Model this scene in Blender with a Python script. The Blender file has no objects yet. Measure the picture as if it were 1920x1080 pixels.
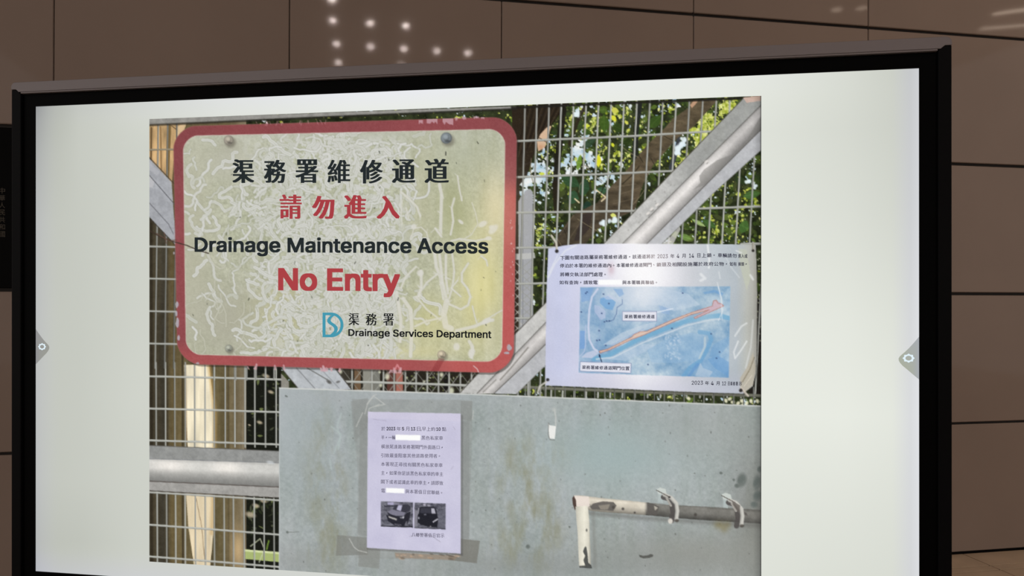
import bpy, bmesh, math, random
import numpy as np
from mathutils import Vector, Matrix

SC = bpy.context.scene
COL = SC.collection
random.seed(7)
RNG = np.random.default_rng(7)

# ------------------------------------------------------------------ camera
F_PX = 1571.04                     # focal length in pixels of the 1920 px wide frame
ROLL, PITCH = 0.00428, 0.00427
CAM_Z = 1.45
camd = bpy.data.cameras.new('camera')
camd.sensor_width = 36.0
camd.lens = F_PX * 36.0 / 1920.0
camd.clip_start = 0.05
cam = bpy.data.objects.new('camera', camd)
COL.objects.link(cam)
cam.matrix_world = Matrix.Translation((0, 0, CAM_Z)) @ (
    Matrix.Rotation(math.pi / 2 + PITCH, 4, 'X') @ Matrix.Rotation(ROLL, 4, 'Z'))
SC.camera = cam

# ------------------------------------------------------------------ world, exposure
world = bpy.data.worlds.new('lobby_ambient')
SC.world = world
world.use_nodes = True
bg = world.node_tree.nodes['Background']
bg.inputs[0].default_value = (1.0, 0.93, 0.88, 1)
bg.inputs[1].default_value = 0.80
SC.view_settings.view_transform = 'Standard'
SC.view_settings.look = 'None'
SC.view_settings.exposure = 0.0
SC.view_settings.gamma = 1.0
SC.view_settings.use_curve_mapping = False

# ------------------------------------------------------------------ helpers
def lin(c):
    c = np.asarray(c, dtype=np.float64) / 255.0
    return np.where(c <= 0.04045, c / 12.92, ((c + 0.055) / 1.055) ** 2.4)

def tag(o, label=None, cat=None, group=None, kind=None):
    if label: o['label'] = label
    if cat: o['category'] = cat
    if group: o['group'] = group
    if kind: o['kind'] = kind
    return o

def empty(name, mat=None):
    o = bpy.data.objects.new(name, None)
    o.empty_display_size = 0.1
    COL.objects.link(o)
    if mat is not None: o.matrix_world = mat
    return o

def link(name, me, parent=None, mat=None):
    o = bpy.data.objects.new(name, me)
    COL.objects.link(o)
    if parent is not None: o.parent = parent
    if mat is not None:
        if not me.materials: me.materials.append(mat)
    return o

def bevel_box(sx, sy, sz, bev=0.0, seg=1, center=(0, 0, 0), name='box'):
    bm = bmesh.new()
    bmesh.ops.create_cube(bm, size=1)
    bmesh.ops.scale(bm, vec=(sx, sy, sz), verts=bm.verts)
    if bev > 0:
        bmesh.ops.bevel(bm, geom=bm.edges[:], offset=bev, segments=seg, affect='EDGES', profile=0.5)
    bmesh.ops.translate(bm, vec=center, verts=bm.verts)
    me = bpy.data.meshes.new(name)
    bm.to_mesh(me); bm.free()
    return me

def prism(pts, y0, y1, name='prism', bev=0.0):
    """outline in local X,Z extruded along local Y"""
    bm = bmesh.new()
    vs = [bm.verts.new((x, y0, z)) for x, z in pts]
    f = bm.faces.new(vs)
    r = bmesh.ops.extrude_face_region(bm, geom=[f])
    bmesh.ops.translate(bm, vec=(0, y1 - y0, 0), verts=[v for v in r['geom'] if isinstance(v, bmesh.types.BMVert)])
    bmesh.ops.recalc_face_normals(bm, faces=bm.faces[:])
    if bev > 0:
        bmesh.ops.bevel(bm, geom=bm.edges[:], offset=bev, segments=2, affect='EDGES', profile=0.5)
    me = bpy.data.meshes.new(name)
    bm.to_mesh(me); bm.free()
    return me

def lathe(profile, seg=24, name='lathe'):
    bm = bmesh.new()
    rings = []
    for r, z in profile:
        rings.append([bm.verts.new((r * math.cos(2 * math.pi * k / seg), r * math.sin(2 * math.pi * k / seg), z)) for k in range(seg)])
    for a, b in zip(rings, rings[1:]):
        for k in range(seg):
            bm.faces.new((a[k], a[(k + 1) % seg], b[(k + 1) % seg], b[k]))
    bm.faces.new(rings[0]); bm.faces.new(list(reversed(rings[-1])))
    bmesh.ops.recalc_face_normals(bm, faces=bm.faces[:])
    me = bpy.data.meshes.new(name)
    bm.to_mesh(me); bm.free()
    return me

# ------------------------------------------------------------------ materials
def principled(name, rgb, rough=0.5, metal=0.0, spec=0.5, noise=0.0, nscale=8.0, bump=0.0, bscale=60.0):
    m = bpy.data.materials.new(name)
    m.use_nodes = True
    nt = m.node_tree
    b = nt.nodes['Principled BSDF']
    b.inputs['Base Color'].default_value = (*rgb, 1)
    b.inputs['Roughness'].default_value = rough
    b.inputs['Metallic'].default_value = metal
    b.inputs['Specular IOR Level'].default_value = spec
    if noise > 0 or bump > 0:
        tc = nt.nodes.new('ShaderNodeTexCoord')
        geo = nt.nodes.new('ShaderNodeNewGeometry')
    if noise > 0:
        n = nt.nodes.new('ShaderNodeTexNoise')
        n.inputs['Scale'].default_value = nscale
        n.inputs['Detail'].default_value = 6
        nt.links.new(geo.outputs['Position'], n.inputs['Vector'])
        r = nt.nodes.new('ShaderNodeMapRange')
        r.inputs['From Min'].default_value = 0.3; r.inputs['From Max'].default_value = 0.7
        r.inputs['To Min'].default_value = 1 - noise; r.inputs['To Max'].default_value = 1 + noise
        nt.links.new(n.outputs['Fac'], r.inputs['Value'])
        mx = nt.nodes.new('ShaderNodeVectorMath'); mx.operation = 'SCALE'
        mx.inputs[0].default_value = rgb
        nt.links.new(r.outputs['Result'], mx.inputs['Scale'])
        nt.links.new(mx.outputs['Vector'], b.inputs['Base Color'])
    if bump > 0:
        n2 = nt.nodes.new('ShaderNodeTexNoise')
        n2.inputs['Scale'].default_value = bscale
        n2.inputs['Detail'].default_value = 3
        nt.links.new(geo.outputs['Position'], n2.inputs['Vector'])
        bp = nt.nodes.new('ShaderNodeBump')
        bp.inputs['Strength'].default_value = bump
        bp.inputs['Distance'].default_value = 0.002
        nt.links.new(n2.outputs['Fac'], bp.inputs['Height'])
        nt.links.new(bp.outputs['Normal'], b.inputs['Normal'])
    return m

def emission(name, rgb, strength):
    m = bpy.data.materials.new(name)
    m.use_nodes = True
    nt = m.node_tree
    nt.nodes.clear()
    out = nt.nodes.new('ShaderNodeOutputMaterial')
    e = nt.nodes.new('ShaderNodeEmission')
    e.inputs[0].default_value = (*rgb, 1); e.inputs[1].default_value = strength
    nt.links.new(e.outputs[0], out.inputs[0])
    return m

M_WALL = principled('brown_wall_cladding', (0.246, 0.187, 0.155), rough=0.045, spec=0.14, noise=0.05, nscale=1.6)
M_WALLBACK = principled('dark_wall_backing', (0.02, 0.015, 0.012), rough=0.8)
M_BLACKSTONE = principled('black_polished_stone', (0.002, 0.0018, 0.0016), rough=0.3, spec=0.03)
M_GOLD = principled('dull_gold_inlay', (0.045, 0.034, 0.02), rough=0.5, metal=0.2)
M_FLOOR = principled('brown_stone_floor', (0.50, 0.37, 0.26), rough=0.3, spec=0.3, noise=0.12, nscale=5.0)
M_GROUT = principled('dark_floor_joint', (0.06, 0.042, 0.03), rough=0.8)
M_CEIL = principled('matt_ceiling_paint', (0.42, 0.39, 0.36), rough=0.9)
M_BEZEL = principled('black_bezel', (0.0012, 0.0012, 0.0013), rough=0.4, spec=0.03)
M_RAIL = principled('black_anodised_rail', (0.0025, 0.0025, 0.003), rough=0.45, spec=0.06)
M_TRIM = principled('grey_brushed_aluminium', (0.185, 0.162, 0.165), rough=0.42, metal=0.35, bump=0.05, bscale=200)
M_HOUSING = principled('dark_grey_housing', (0.03, 0.03, 0.032), rough=0.6)
M_STAND = principled('grey_powder_coated_steel', (0.12, 0.12, 0.125), rough=0.5)
M_RUBBER = principled('black_rubber', (0.003, 0.003, 0.003), rough=0.9, spec=0.1)
M_LAMPRING = principled('white_lamp_ring', (0.6, 0.58, 0.55), rough=0.5)
M_LAMP = emission('warm_lamp_glow', (1.0, 0.84, 0.77), 300.0)
M_SLOT = emission('warm_slot_glow', (1.0, 0.80, 0.62), 22.0)

M_SCREEN = bpy.data.materials.new('lit_screen_pixels')
M_SCREEN.use_nodes = True
_nt = M_SCREEN.node_tree
_nt.nodes.clear()
_o = _nt.nodes.new('ShaderNodeOutputMaterial')
_e = _nt.nodes.new('ShaderNodeEmission')
_a = _nt.nodes.new('ShaderNodeAttribute'); _a.attribute_name = 'Col'
_nt.links.new(_a.outputs['Color'], _e.inputs[0])
_nt.links.new(_e.outputs[0], _o.inputs[0])

# ------------------------------------------------------------------ pixel -> world rays
def rays(px):
    px = np.atleast_2d(np.asarray(px, float))
    u = px[:, 0] - 960.0; v = px[:, 1] - 540.0
    c, s = math.cos(-ROLL), math.sin(-ROLL)
    u, v = c * u - s * v, s * u + c * v
    d = np.stack([u, np.full_like(u, F_PX), -v], -1)
    c, s = math.cos(PITCH), math.sin(PITCH)
    return np.stack([d[:, 0], c * d[:, 1] - s * d[:, 2], s * d[:, 1] + c * d[:, 2]], -1)
EYE = np.array([0, 0, CAM_Z])

# ------------------------------------------------------------------ the wall
W_YAW, W_D, W_J0, W_W, W_H = 0.20391, 4.15589, -2.09199, 1.01692, 0.72405
wall_m = Matrix.Translation((0, W_D, 0)) @ Matrix.Rotation(W_YAW, 4, 'Z')   # local X along wall, +Y behind the face, Z up
wall_n = np.array([math.sin(W_YAW), -math.cos(W_YAW), 0.0])                 # out of the wall, to the room
CEIL_Z = 8 * W_H + 0.15
x_lo, x_hi = W_J0 - 5 * W_W, W_J0 + 13 * W_W
wall = link('wall_back', bevel_box(x_hi - x_lo, 0.10, CEIL_Z, center=((x_lo + x_hi) / 2, 0.022 + 0.05, CEIL_Z / 2)), mat=M_WALLBACK)
wall.matrix_world = wall_m
tag(wall, kind='structure')
PANEL_T = 0.02
GAP_V, GAP_H = 0.0035, 0.016
panel_me = bevel_box(W_W - GAP_V, PANEL_T, W_H - GAP_H, bev=0.004, seg=1, name='wall_panel')
panel_me.materials.append(M_WALL)
SIGN_ROW, SIGN_COL = 2, -1
for row in range(8):
    for colm in range(-5, 13):
        if row == SIGN_ROW and colm in (SIGN_COL,):
            continue
        o = link('wall_panel', panel_me, wall)
        o.location = (W_J0 + (colm + 0.5) * W_W, PANEL_T / 2, (row + 0.5) * W_H + (0.003 if row == 0 else 0))
base = link('baseboard_back', bevel_box(x_hi - x_lo, 0.012, 0.016, center=((x_lo + x_hi) / 2, 0.014, 0.008)), mat=M_RUBBER)
base.matrix_world = wall_m
tag(base, kind='structure')

# black inscription panel set into the wall in place of one cladding panel
insc = link('inscription_panel', bevel_box(W_W - GAP_V, PANEL_T, W_H - GAP_H, bev=0.0025, name='inscription_panel'), mat=M_BLACKSTONE)
insc.matrix_world = wall_m @ Matrix.Translation((W_J0 + (SIGN_COL + 0.5) * W_W, PANEL_T / 2, (SIGN_ROW + 0.5) * W_H))
tag(insc, 'black stone panel with gold Chinese characters set into the brown wall cladding', 'sign')

# ------------------------------------------------------------------ floor
fl_lo, fl_hi, fl_depth = x_lo, x_hi, 26.0
floor = link('floor', bevel_box(fl_hi - fl_lo, fl_depth, 0.10, center=((fl_lo + fl_hi) / 2, 0.12 - fl_depth / 2, -0.056)), mat=M_GROUT)
floor.matrix_world = wall_m
tag(floor, kind='structure')
_d = rays([(1868, 1065)])[0]
_p = EYE + _d * (-CAM_Z / _d[2])
joint_x = (wall_m.inverted() @ Vector(_p)).x % 1.2
rows = [(0.0, 0.205), (0.205, 0.275)]
while rows[-1][1] < 3.2:
    rows.append((rows[-1][1], rows[-1][1] + 0.6))
while rows[-1][1] < fl_depth - 2.5:
    rows.append((rows[-1][1], rows[-1][1] + 2.4))
tile_cache = {}
for k, (a, b) in enumerate(rows):
    dpt = round(b - a, 4)
    if dpt not in tile_cache:
        me = bevel_box(1.2 - 0.006, dpt - 0.010, 0.006, bev=0.001, name='floor_tile')
        me.materials.append(M_FLOOR)
        tile_cache[dpt] = me
    x = joint_x + 1.2 * math.ceil((fl_lo - joint_x) / 1.2)
    while x + 1.2 <= fl_hi:
        o = link('floor_tile', tile_cache[dpt], floor)
        o.location = (x + 0.6, -(a + b) / 2, -0.003)
        x += 1.2

# ------------------------------------------------------------------ ceiling, its lamps and two added wall-wash spots
ceil = link('ceiling', bevel_box(x_hi - x_lo, fl_depth, 0.12, center=((x_lo + x_hi) / 2, 0.12 - fl_depth / 2, CEIL_Z + 0.06)), mat=M_CEIL)
ceil.matrix_world = wall_m
tag(ceil, kind='structure')

def mirrored(px):
    """point of the ceiling seen at a photo pixel by reflection in the polished wall"""
    d = rays([px])[0]
    k = (wall_n @ (np.array([0, W_D, CAM_Z]) - EYE)) / (d @ wall_n)
    p = EYE + d * k
    r = d - 2 * (d @ wall_n) * wall_n
    return p + r * ((CEIL_Z - p[2]) / r[2])

ring_me = lathe([(0.105, 0.0), (0.105, -0.012), (0.08, -0.012), (0.075, 0.0)], 24, 'trim_ring')
ring_me.materials.append(M_LAMPRING)
lens_me = lathe([(0.046, -0.002), (0.046, -0.007), (0.038, -0.010)], 20, 'lamp_lens')
lens_me.materials.append(M_LAMP)
GLINTS = [(622, -1), (624, 38), (694, 43), (761, 48), (631, 82), (695, 87), (757, 91), (819, 95), (877, 99), (634, 117), (752, 123),
          (694, 120), (812, 127), (868, 132), (930, 104)]
for g in GLINTS[:11]:
    p = mirrored(g)
    t = empty('recessed_downlight', Matrix.Translation((p[0], p[1], CEIL_Z)))
    tag(t, 'small round recessed ceiling downlight mirrored in the polished brown wall', 'downlight', 'downlights in the lobby ceiling')
    link('trim_ring', ring_me, t)
    link('lamp_lens', lens_me, t)

def slot(pa, pb, width, label):
    a, b = mirrored(pa), mirrored(pb)
    c = (a + b) / 2; dv = b - a
    L = float(np.hypot(dv[0], dv[1]))
    t = empty('slot_light', Matrix.Translation((c[0], c[1], CEIL_Z)) @ Matrix.Rotation(math.atan2(dv[1], dv[0]), 4, 'Z'))
    tag(t, label, 'ceiling light', 'slot lights in the lobby ceiling')
    bm = bevel_box(L + 0.06, width + 0.06, 0.012, bev=0.003, center=(0, 0, -0.006), name='slot_frame')
    link('slot_frame', bm, t, M_LAMPRING)
    link('slot_diffuser', bevel_box(L, width, 0.008, bev=0.002, center=(0, 0, -0.014), name='slot_diffuser'), t, M_SLOT)
slot((1862, 25), (1970, 9), 0.10, 'narrow bright slot light in the lobby ceiling')
slot((1838, 53), (1960, 42), 0.07, 'narrow slot light further out in the lobby ceiling')
slot((1560, 17), (1578, 16), 0.08, 'very short slot light in the lobby ceiling')
slot((1607, 15), (1626, 12.5), 0.07, 'short slot light beside the shortest one in the ceiling')

def wash(name, loc, aim, power, size, angle):
    l = bpy.data.lights.new(name, 'SPOT')
    l.energy = power; l.color = (1.0, 0.84, 0.68)
    l.spot_size = math.radians(angle); l.spot_blend = 1.0; l.shadow_soft_size = size
    o = bpy.data.objects.new(name, l)
    COL.objects.link(o)
    o.location = loc
    o.rotation_euler = (Vector(aim) - Vector(loc)).to_track_quat('-Z', 'Y').to_euler()
    return o
wash('added_wall_wash_spot', (5.6, 1.2, CEIL_Z - 0.05), (3.2, 4.7, 1.6), 300.0, 0.10, 85)  # added spot without a fixture, brightens the wall at the right
wash('added_wall_wash_spot', (0.2, -2.5, CEIL_Z - 0.05), (0.0, 3.0, 2.0), 120.0, 0.20, 100)  # added fill spot, no fixture, lifts the rest of the wall

# ================================================================== the display
D_LOC = (-0.15992, 1.75717, 1.34041)
D_YAW, D_ROLL, D_PITCH = -0.17694, -0.00374, 0.00425
disp_m = (Matrix.Translation(D_LOC) @ Matrix.Rotation(D_YAW, 4, 'Z') @ Matrix.Rotation(D_PITCH, 4, 'X') @ Matrix.Rotation(D_ROLL, 4, 'Y'))
SW, SH = 1.895, 1.895 * 9 / 16
_inv = np.array(disp_m.inverted())

def to_screen(px):
    """photo pixel -> metres on the screen plane (local X, Z)"""
    d = rays(px)
    o = _inv[:3, :3] @ EYE + _inv[:3, 3]
    dl = d @ _inv[:3, :3].T
    k = -o[1] / dl[:, 1]
    p = o[None, :] + dl * k[:, None]
    return p[:, [0, 2]]

display = empty('interactive_display', Matrix.Translation((D_LOC[0], D_LOC[1], 0)) @ Matrix.Rotation(D_YAW, 4, 'Z'))
tag(display, 'large black interactive display showing a slide with a photo of a no entry sign', 'display')
rel = display.matrix_world.inverted() @ disp_m
def dpart(name, me, mat, parent=None):
    o = link(name, me, display, mat)
    o.matrix_local = rel
    return o

BZ, RAIL = 0.031, 0.024
ax = SW / 2 + BZ + RAIL           # half outer width
top = SH / 2 + 0.055
bot = -SH / 2 - 0.060
# bezel ring (glass border), four mitred strips in one part
def ring_mesh(x0, z0, x1, z1, X0, Z0, X1, Z1, yf, yb):
    bm = bmesh.new()
    def v(x, y, z): return bm.verts.new((x, y, z))
    inn = [(x0, z0), (x1, z0), (x1, z1), (x0, z1)]
    out = [(X0, Z0), (X1, Z0), (X1, Z1), (X0, Z1)]
    fi = [v(x, yf, z) for x, z in inn]; fo = [v(x, yf, z) for x, z in out]
    bi = [v(x, yb, z) for x, z in inn]; bo = [v(x, yb, z) for x, z in out]
    for k in range(4):
        j = (k + 1) % 4
        bm.faces.new((fi[k], fi[j], fo[j], fo[k]))
        bm.faces.new((bi[k], bi[j], bo[j], bo[k]))
        bm.faces.new((fi[k], fi[j], bi[j], bi[k]))
        bm.faces.new((fo[k], fo[j], bo[j], bo[k]))
    bmesh.ops.recalc_face_normals(bm, faces=bm.faces[:])
    me = bpy.data.meshes.new('bezel')
    bm.to_mesh(me); bm.free()
    return me
dpart('bezel', ring_mesh(-SW / 2, -SH / 2, SW / 2, SH / 2, -SW / 2 - BZ, -SH / 2 - 0.036, SW / 2 + BZ, SH / 2 + 0.033, -0.0032, 0.004), M_BEZEL)
for s in (-1, 1):
    xo, xi = s * ax, s * (SW / 2 + BZ)
    zt = top - 0.0165
    me = prism([(xi, bot), (xo, bot), (xo, zt), (xo - s * 0.012, zt), (xi, zt - 0.009)] if s > 0 else
               [(xi, zt - 0.009), (xo - s * 0.012, zt), (xo, zt), (xo, bot), (xi, bot)], -0.010, 0.045, 'side_rail', bev=0.0016)
    dpart('side_rail', me, M_RAIL)
# aluminium top trim with notched ends
def top_trim():
    r = 0.011
    pts = [(-ax, top - 0.0165), (-ax, top - r)]
    for k in range(1, 6):
        a = math.pi - k * math.pi / 2 / 6
        pts.append((-ax + r + r * math.cos(a), top - r + r * math.sin(a)))
    pts += [(-ax + r, top), (ax - r, top)]
    for k in range(1, 6):
        a = math.pi / 2 - k * math.pi / 2 / 6
        pts.append((ax - r + r * math.cos(a), top - r + r * math.sin(a)))
    pts += [(ax, top - r), (ax, top - 0.0165), (ax - 0.0125, top - 0.0165), (ax - 0.0195, top - 0.0225),
            (-ax + 0.0195, top - 0.0225), (-ax + 0.0125, top - 0.0165)]
    return prism(pts, -0.0115, 0.045, 'top_trim', bev=0.0009)
dpart('top_trim', top_trim(), M_TRIM)
dpart('trim_lip', bevel_box(2 * ax - 0.050, 0.012, 0.0038, bev=0.0012, seg=2, center=(0, -0.0062, top - 0.0246), name='trim_lip'), M_TRIM)
dpart('bottom_rail', bevel_box(2 * (SW / 2 + BZ), 0.055, 0.024, bev=0.002, center=(0, 0.0175, bot + 0.012), name='bottom_rail'), M_RAIL)
dpart('rear_housing', bevel_box(2 * ax - 0.05, 0.05, SH + 0.06, bev=0.012, seg=3, center=(0, 0.045 + 0.022, 0.0), name='rear_housing'), M_HOUSING)

# mobile stand under the display
def spart(name, me, mat, loc=(0, 0, 0), parent=display):
    o = link(name, me, parent, mat); o.location = loc
    return o
for s in (-1, 1):
    spart('stand_post', bevel_box(0.07, 0.045, 1.42, bev=0.006, seg=2, center=(s * 0.42, 0.128, 0.80), name='stand_post'), M_STAND)
    spart('stand_foot', bevel_box(0.07, 0.72, 0.05, bev=0.008, seg=2, center=(s * 0.42, 0.03, 0.115), name='stand_foot'), M_STAND)
    for yy in (-0.28, 0.34):
        c = spart('caster', lathe([(0.020, -0.014), (0.042, -0.012), (0.045, -0.006), (0.045, 0.006), (0.042, 0.012), (0.020, 0.014)], 20, 'caster'), M_RUBBER, (s * 0.42, yy, 0.045))
        c.rotation_euler = (0, math.pi / 2, 0)
        spart('caster_bracket', bevel_box(0.040, 0.05, 0.05, bev=0.004, center=(s * 0.42, yy, 0.075), name='caster_bracket'), M_STAND)
spart('stand_crossbar', bevel_box(0.84, 0.04, 0.07, bev=0.005, center=(0, 0.128, 0.62), name='stand_crossbar'), M_STAND)
spart('wall_mount_plate', bevel_box(0.98, 0.02, 0.42, bev=0.004, center=(0, 0.098, D_LOC[2]), name='wall_mount_plate'), M_STAND)

# ================================================================== what the screen shows
# (flat, lit pixels: painted into colour attributes of fine flat meshes on the screen face)
CX0, CY0, CW, CH = 272, 172, 1164, 976
CV = np.zeros((CH, CW, 3), np.float32)
YY, XX = np.mgrid[0:CH, 0:CW].astype(np.float32)
XX += CX0 + 0.5; YY += CY0 + 0.5

def vnoise(sx, sy, seed, shape=(CH, CW)):
    """smooth value noise, feature size sx, sy in pixels"""
    rg = np.random.default_rng(seed)
    gh, gw = int(shape[0] / sy) + 3, int(shape[1] / sx) + 3
    g = rg.random((gh, gw)).astype(np.float32)
    y = np.arange(shape[0], dtype=np.float32) / sy; x = np.arange(shape[1], dtype=np.float32) / sx
    yi = y.astype(int); xi = x.astype(int)
    fy = y - yi; fx = x - xi
    fy = (fy * fy * (3 - 2 * fy))[:, None]; fx = (fx * fx * (3 - 2 * fx))[None, :]
    a = g[yi][:, xi]; b = g[yi][:, xi + 1]; c = g[yi + 1][:, xi]; d = g[yi + 1][:, xi + 1]
    return (a * (1 - fx) + b * fx) * (1 - fy) + (c * (1 - fx) + d * fx) * fy

def fbm(sx, sy, seed, octv=4, gain=0.5):
    t = 0; n = 0; amp = 1
    for k in range(octv):
        t = t + amp * vnoise(max(sx / 2 ** k, 1.0), max(sy / 2 ** k, 1.0), seed * 31 + k)
        n += amp; amp *= gain
    return t / n

def C(*c): return np.array(c, np.float32)

def clipbox(x0, y0, x1, y1):
    x0 = max(int(math.floor(x0)) - CX0, 0); y0 = max(int(math.floor(y0)) - CY0, 0)
    x1 = min(int(math.ceil(x1)) - CX0 + 1, CW); y1 = min(int(math.ceil(y1)) - CY0 + 1, CH)
    return None if x1 <= x0 or y1 <= y0 else (slice(y0, y1), slice(x0, x1))

def blend(sl, m, col):
    if isinstance(col, np.ndarray) and col.ndim == 3:
        col = col[sl] if col.shape[:2] == (CH, CW) else col
    CV[sl] = CV[sl] * (1 - m[..., None]) + m[..., None] * col

def pmask(pts, aa=3, soft=0.0):
    pts = np.asarray(pts, np.float32)
    sl = clipbox(pts[:, 0].min() - 1, pts[:, 1].min() - 1, pts[:, 0].max() + 1, pts[:, 1].max() + 1)
    if sl is None: return None, None
    X, Y = XX[sl], YY[sl]
    acc = np.zeros(X.shape, np.float32)
    n = len(pts)
    for i in range(aa):
        for j in range(aa):
            xs = X + (i + 0.5) / aa - 0.5; ys = Y + (j + 0.5) / aa - 0.5
            ins = np.zeros(X.shape, bool)
            for k in range(n):
                x1, y1 = pts[k]; x2, y2 = pts[(k + 1) % n]
                if y1 == y2: continue
                c = ((y1 > ys) != (y2 > ys))
                ins ^= c & (xs < (x2 - x1) * (ys - y1) / (y2 - y1) + x1)
            acc += ins
    return sl, acc / (aa * aa)

def poly(pts, col, a=1.0, aa=3):
    sl, m = pmask(pts, aa)
    if sl is not None: blend(sl, m * a, col)

def line(pts, w, col, a=1.0, soft=0.8, tube=0.0, taper=False):
    """polyline of width w; tube > 0 shades it like a round wire lit from the upper left"""
    pts = np.asarray(pts, np.float32)
    p = w / 2 + soft + 1
    sl = clipbox(pts[:, 0].min() - p, pts[:, 1].min() - p, pts[:, 0].max() + p, pts[:, 1].max() + p)
    if sl is None: return
    X, Y = XX[sl], YY[sl]
    D = np.full(X.shape, 1e6, np.float32); S = np.zeros(X.shape, np.float32)
    n = len(pts) - 1
    for k in range(n):
        x1, y1 = pts[k]; x2, y2 = pts[k + 1]
        dx, dy = x2 - x1, y2 - y1
        L2 = dx * dx + dy * dy + 1e-6
        t = np.clip(((X - x1) * dx + (Y - y1) * dy) / L2, 0, 1)
        d = np.hypot(X - x1 - t * dx, Y - y1 - t * dy)
        if taper:
            tt = (k + t) / n
            d = d + (w / 2) * np.abs(2 * tt - 1) ** 2 * 0.8
        L = math.sqrt(L2)
        s = ((X - x1) * (-dy) + (Y - y1) * dx) / L
        if (dx < 0) or (dx == 0 and dy > 0) or (abs(dy) > abs(dx) and dy > 0): s = s if abs(dx) >= abs(dy) else s
        upd = d < D
        D = np.where(upd, d, D); S = np.where(upd, s, S)
    m = np.clip((w / 2 + soft / 2 - D) / soft, 0, 1) * a
    if tube > 0:
        q = np.clip(S / (w / 2), -1, 1)
        shade = 1 - tube * np.clip(q * q * 0.6 + q * 0.4, -0.3, 1)
        col = np.asarray(col, np.float32)[None, None, :] * shade[..., None]
    blend(sl, m, col)

def blob(x, y, rx, ry, col, a=1.0, ang=0.0, soft=0.35):
    R = max(rx, ry) * 1.3 + 1
    sl = clipbox(x - R, y - R, x + R, y + R)
    if sl is None: return
    c, s = math.cos(ang), math.sin(ang)
    dx, dy = XX[sl] - x, YY[sl] - y
    d = np.hypot((c * dx + s * dy) / rx, (-s * dx + c * dy) / ry)
    m = np.clip((1 + soft / 2 - d) / soft, 0, 1)
    blend(sl, m * a, col)

def glow(x, y, rx, ry, col, a):
    sl = clipbox(x - 2.6 * rx, y - 2.6 * ry, x + 2.6 * rx, y + 2.6 * ry)
    if sl is None: return
    m = np.exp(-(((XX[sl] - x) / rx) ** 2 + ((YY[sl] - y) / ry) ** 2) * 1.2)
    blend(sl, m * a, col)

def leaf(x, y, L, W, ang, col, a=1.0):
    c, s = math.cos(ang), math.sin(ang)
    pts = []
    for t, w in ((-1, 0), (-.5, .8), (0, 1), (.5, .7), (1, 0), (.5, -.7), (0, -1), (-.5, -.8)):
        u, v = t * L / 2, w * W / 2
        pts.append((x + c * u - s * v, y + s * u + c * v))
    poly(pts, col, a, aa=2)

R = random.Random(11)

# ---- the slide's photograph: background behind the fence
n1 = fbm(26, 26, 1, 5, 0.6); n2 = fbm(7, 7, 2, 3, 0.6)
CV[:] = C(46, 52, 32) + (n1[..., None] - 0.5) * C(50, 55, 35) + (n2[..., None] - 0.5) * C(34, 38, 22)
# foliage upper right
for k in range(1500):
    x, y = R.uniform(950, 1440), R.uniform(170, 790)
    g = R.random()
    col = C(38, 48, 24) if g < .4 else (C(62, 82, 34) if g < .75 else C(98, 122, 48))
    leaf(x, y, R.uniform(7, 18), R.uniform(4, 9), R.uniform(0, 6.3), col, R.uniform(.5, .95))
SKY = [(1020, 322, 30, .95), (988, 345, 22, .9), (1062, 300, 24, .8), (1095, 292, 20, .8), (1130, 318, 24, .6), (1275, 272, 14, 1.2), (1100, 262, 18, .8),
       (1085, 212, 11, .9), (1110, 206, 14, .6), (1035, 425, 16, .55), (1240, 196, 12, .7), (1270, 196, 10, .8), (1165, 420, 9, .9), (1120, 350, 26, .35),
       (1000, 430, 26, .5), (1150, 330, 30, .4), (1205, 320, 26, .3), (1410, 320, 24, .3), (1340, 400, 40, .15), (1140, 440, 18, .35), (985, 700, 20, .3),
       (1290, 300, 14, .6), (1180, 250, 40, .22), (1060, 240, 22, .3)]
zs = lambda n: (n - n.mean()) / n.std()
def field(lst):
    f = np.zeros((CH, CW), np.float32)
    for (x, y, r, dens) in lst: f += dens * np.exp(-(((XX - x) ** 2 + (YY - y) ** 2) / (r * r * 1.3)))
    return np.clip(f, 0, 1.25)
for k in range(420):
    x, y = R.uniform(960, 1440), R.uniform(180, 480)
    col = [C(58, 74, 34), C(80, 98, 44), C(100, 118, 52), C(48, 62, 36), C(72, 80, 44)][R.randrange(5)]
    leaf(x, y, R.uniform(12, 26), R.uniform(6, 13), R.uniform(0, 6.3), col, R.uniform(.5, .9))
zn = zs(fbm(9, 9, 91, 3, .65)); zc = zs(fbm(14, 14, 92, 3, .6))
sm = np.clip((zn - (1.85 - 2.35 * field(SKY))) / .4, 0, 1)
skc = C(214, 230, 240)[None, None] + zc[..., None] * C(20, 12, 6)
CV[:] = CV * (1 - sm[..., None] * .95) + np.clip(skc, 0, 250) * sm[..., None] * .95
YEL = [(1335, 232, 30, 1.2), (1370, 200, 16, .8), (1310, 246, 22, 1.0), (1282, 305, 14, 1.0), (1300, 215, 16, .2), (1255, 205, 14, .8), (1160, 215, 18, .6), (1240, 306, 12, .6),
       (1180, 300, 26, .35), (1062, 228, 12, .7), (1036, 272, 12, .7), (1130, 295, 22, .5), (1030, 330, 10, .6), (1200, 240, 30, .3), (1100, 235, 18, .5),
       (1375, 420, 34, .3), (1330, 440, 30, .3), (1400, 360, 18, .4), (1150, 405, 10, .9), (1010, 430, 12, .5), (1110, 220, 20, .5), (1345, 260, 24, .8)]
zy = zs(fbm(8, 8, 93, 3, .65)); zd = zs(fbm(5, 5, 94, 2, .6))
ym = np.clip((zy - (1.75 - 2.5 * field(YEL))) / .4, 0, 1)
yc = C(196, 204, 98)[None, None] + zd[..., None] * C(26, 22, 34)
CV[:] = CV * (1 - ym[..., None] * .93) + np.clip(yc, 20, 250) * ym[..., None] * .93
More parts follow.
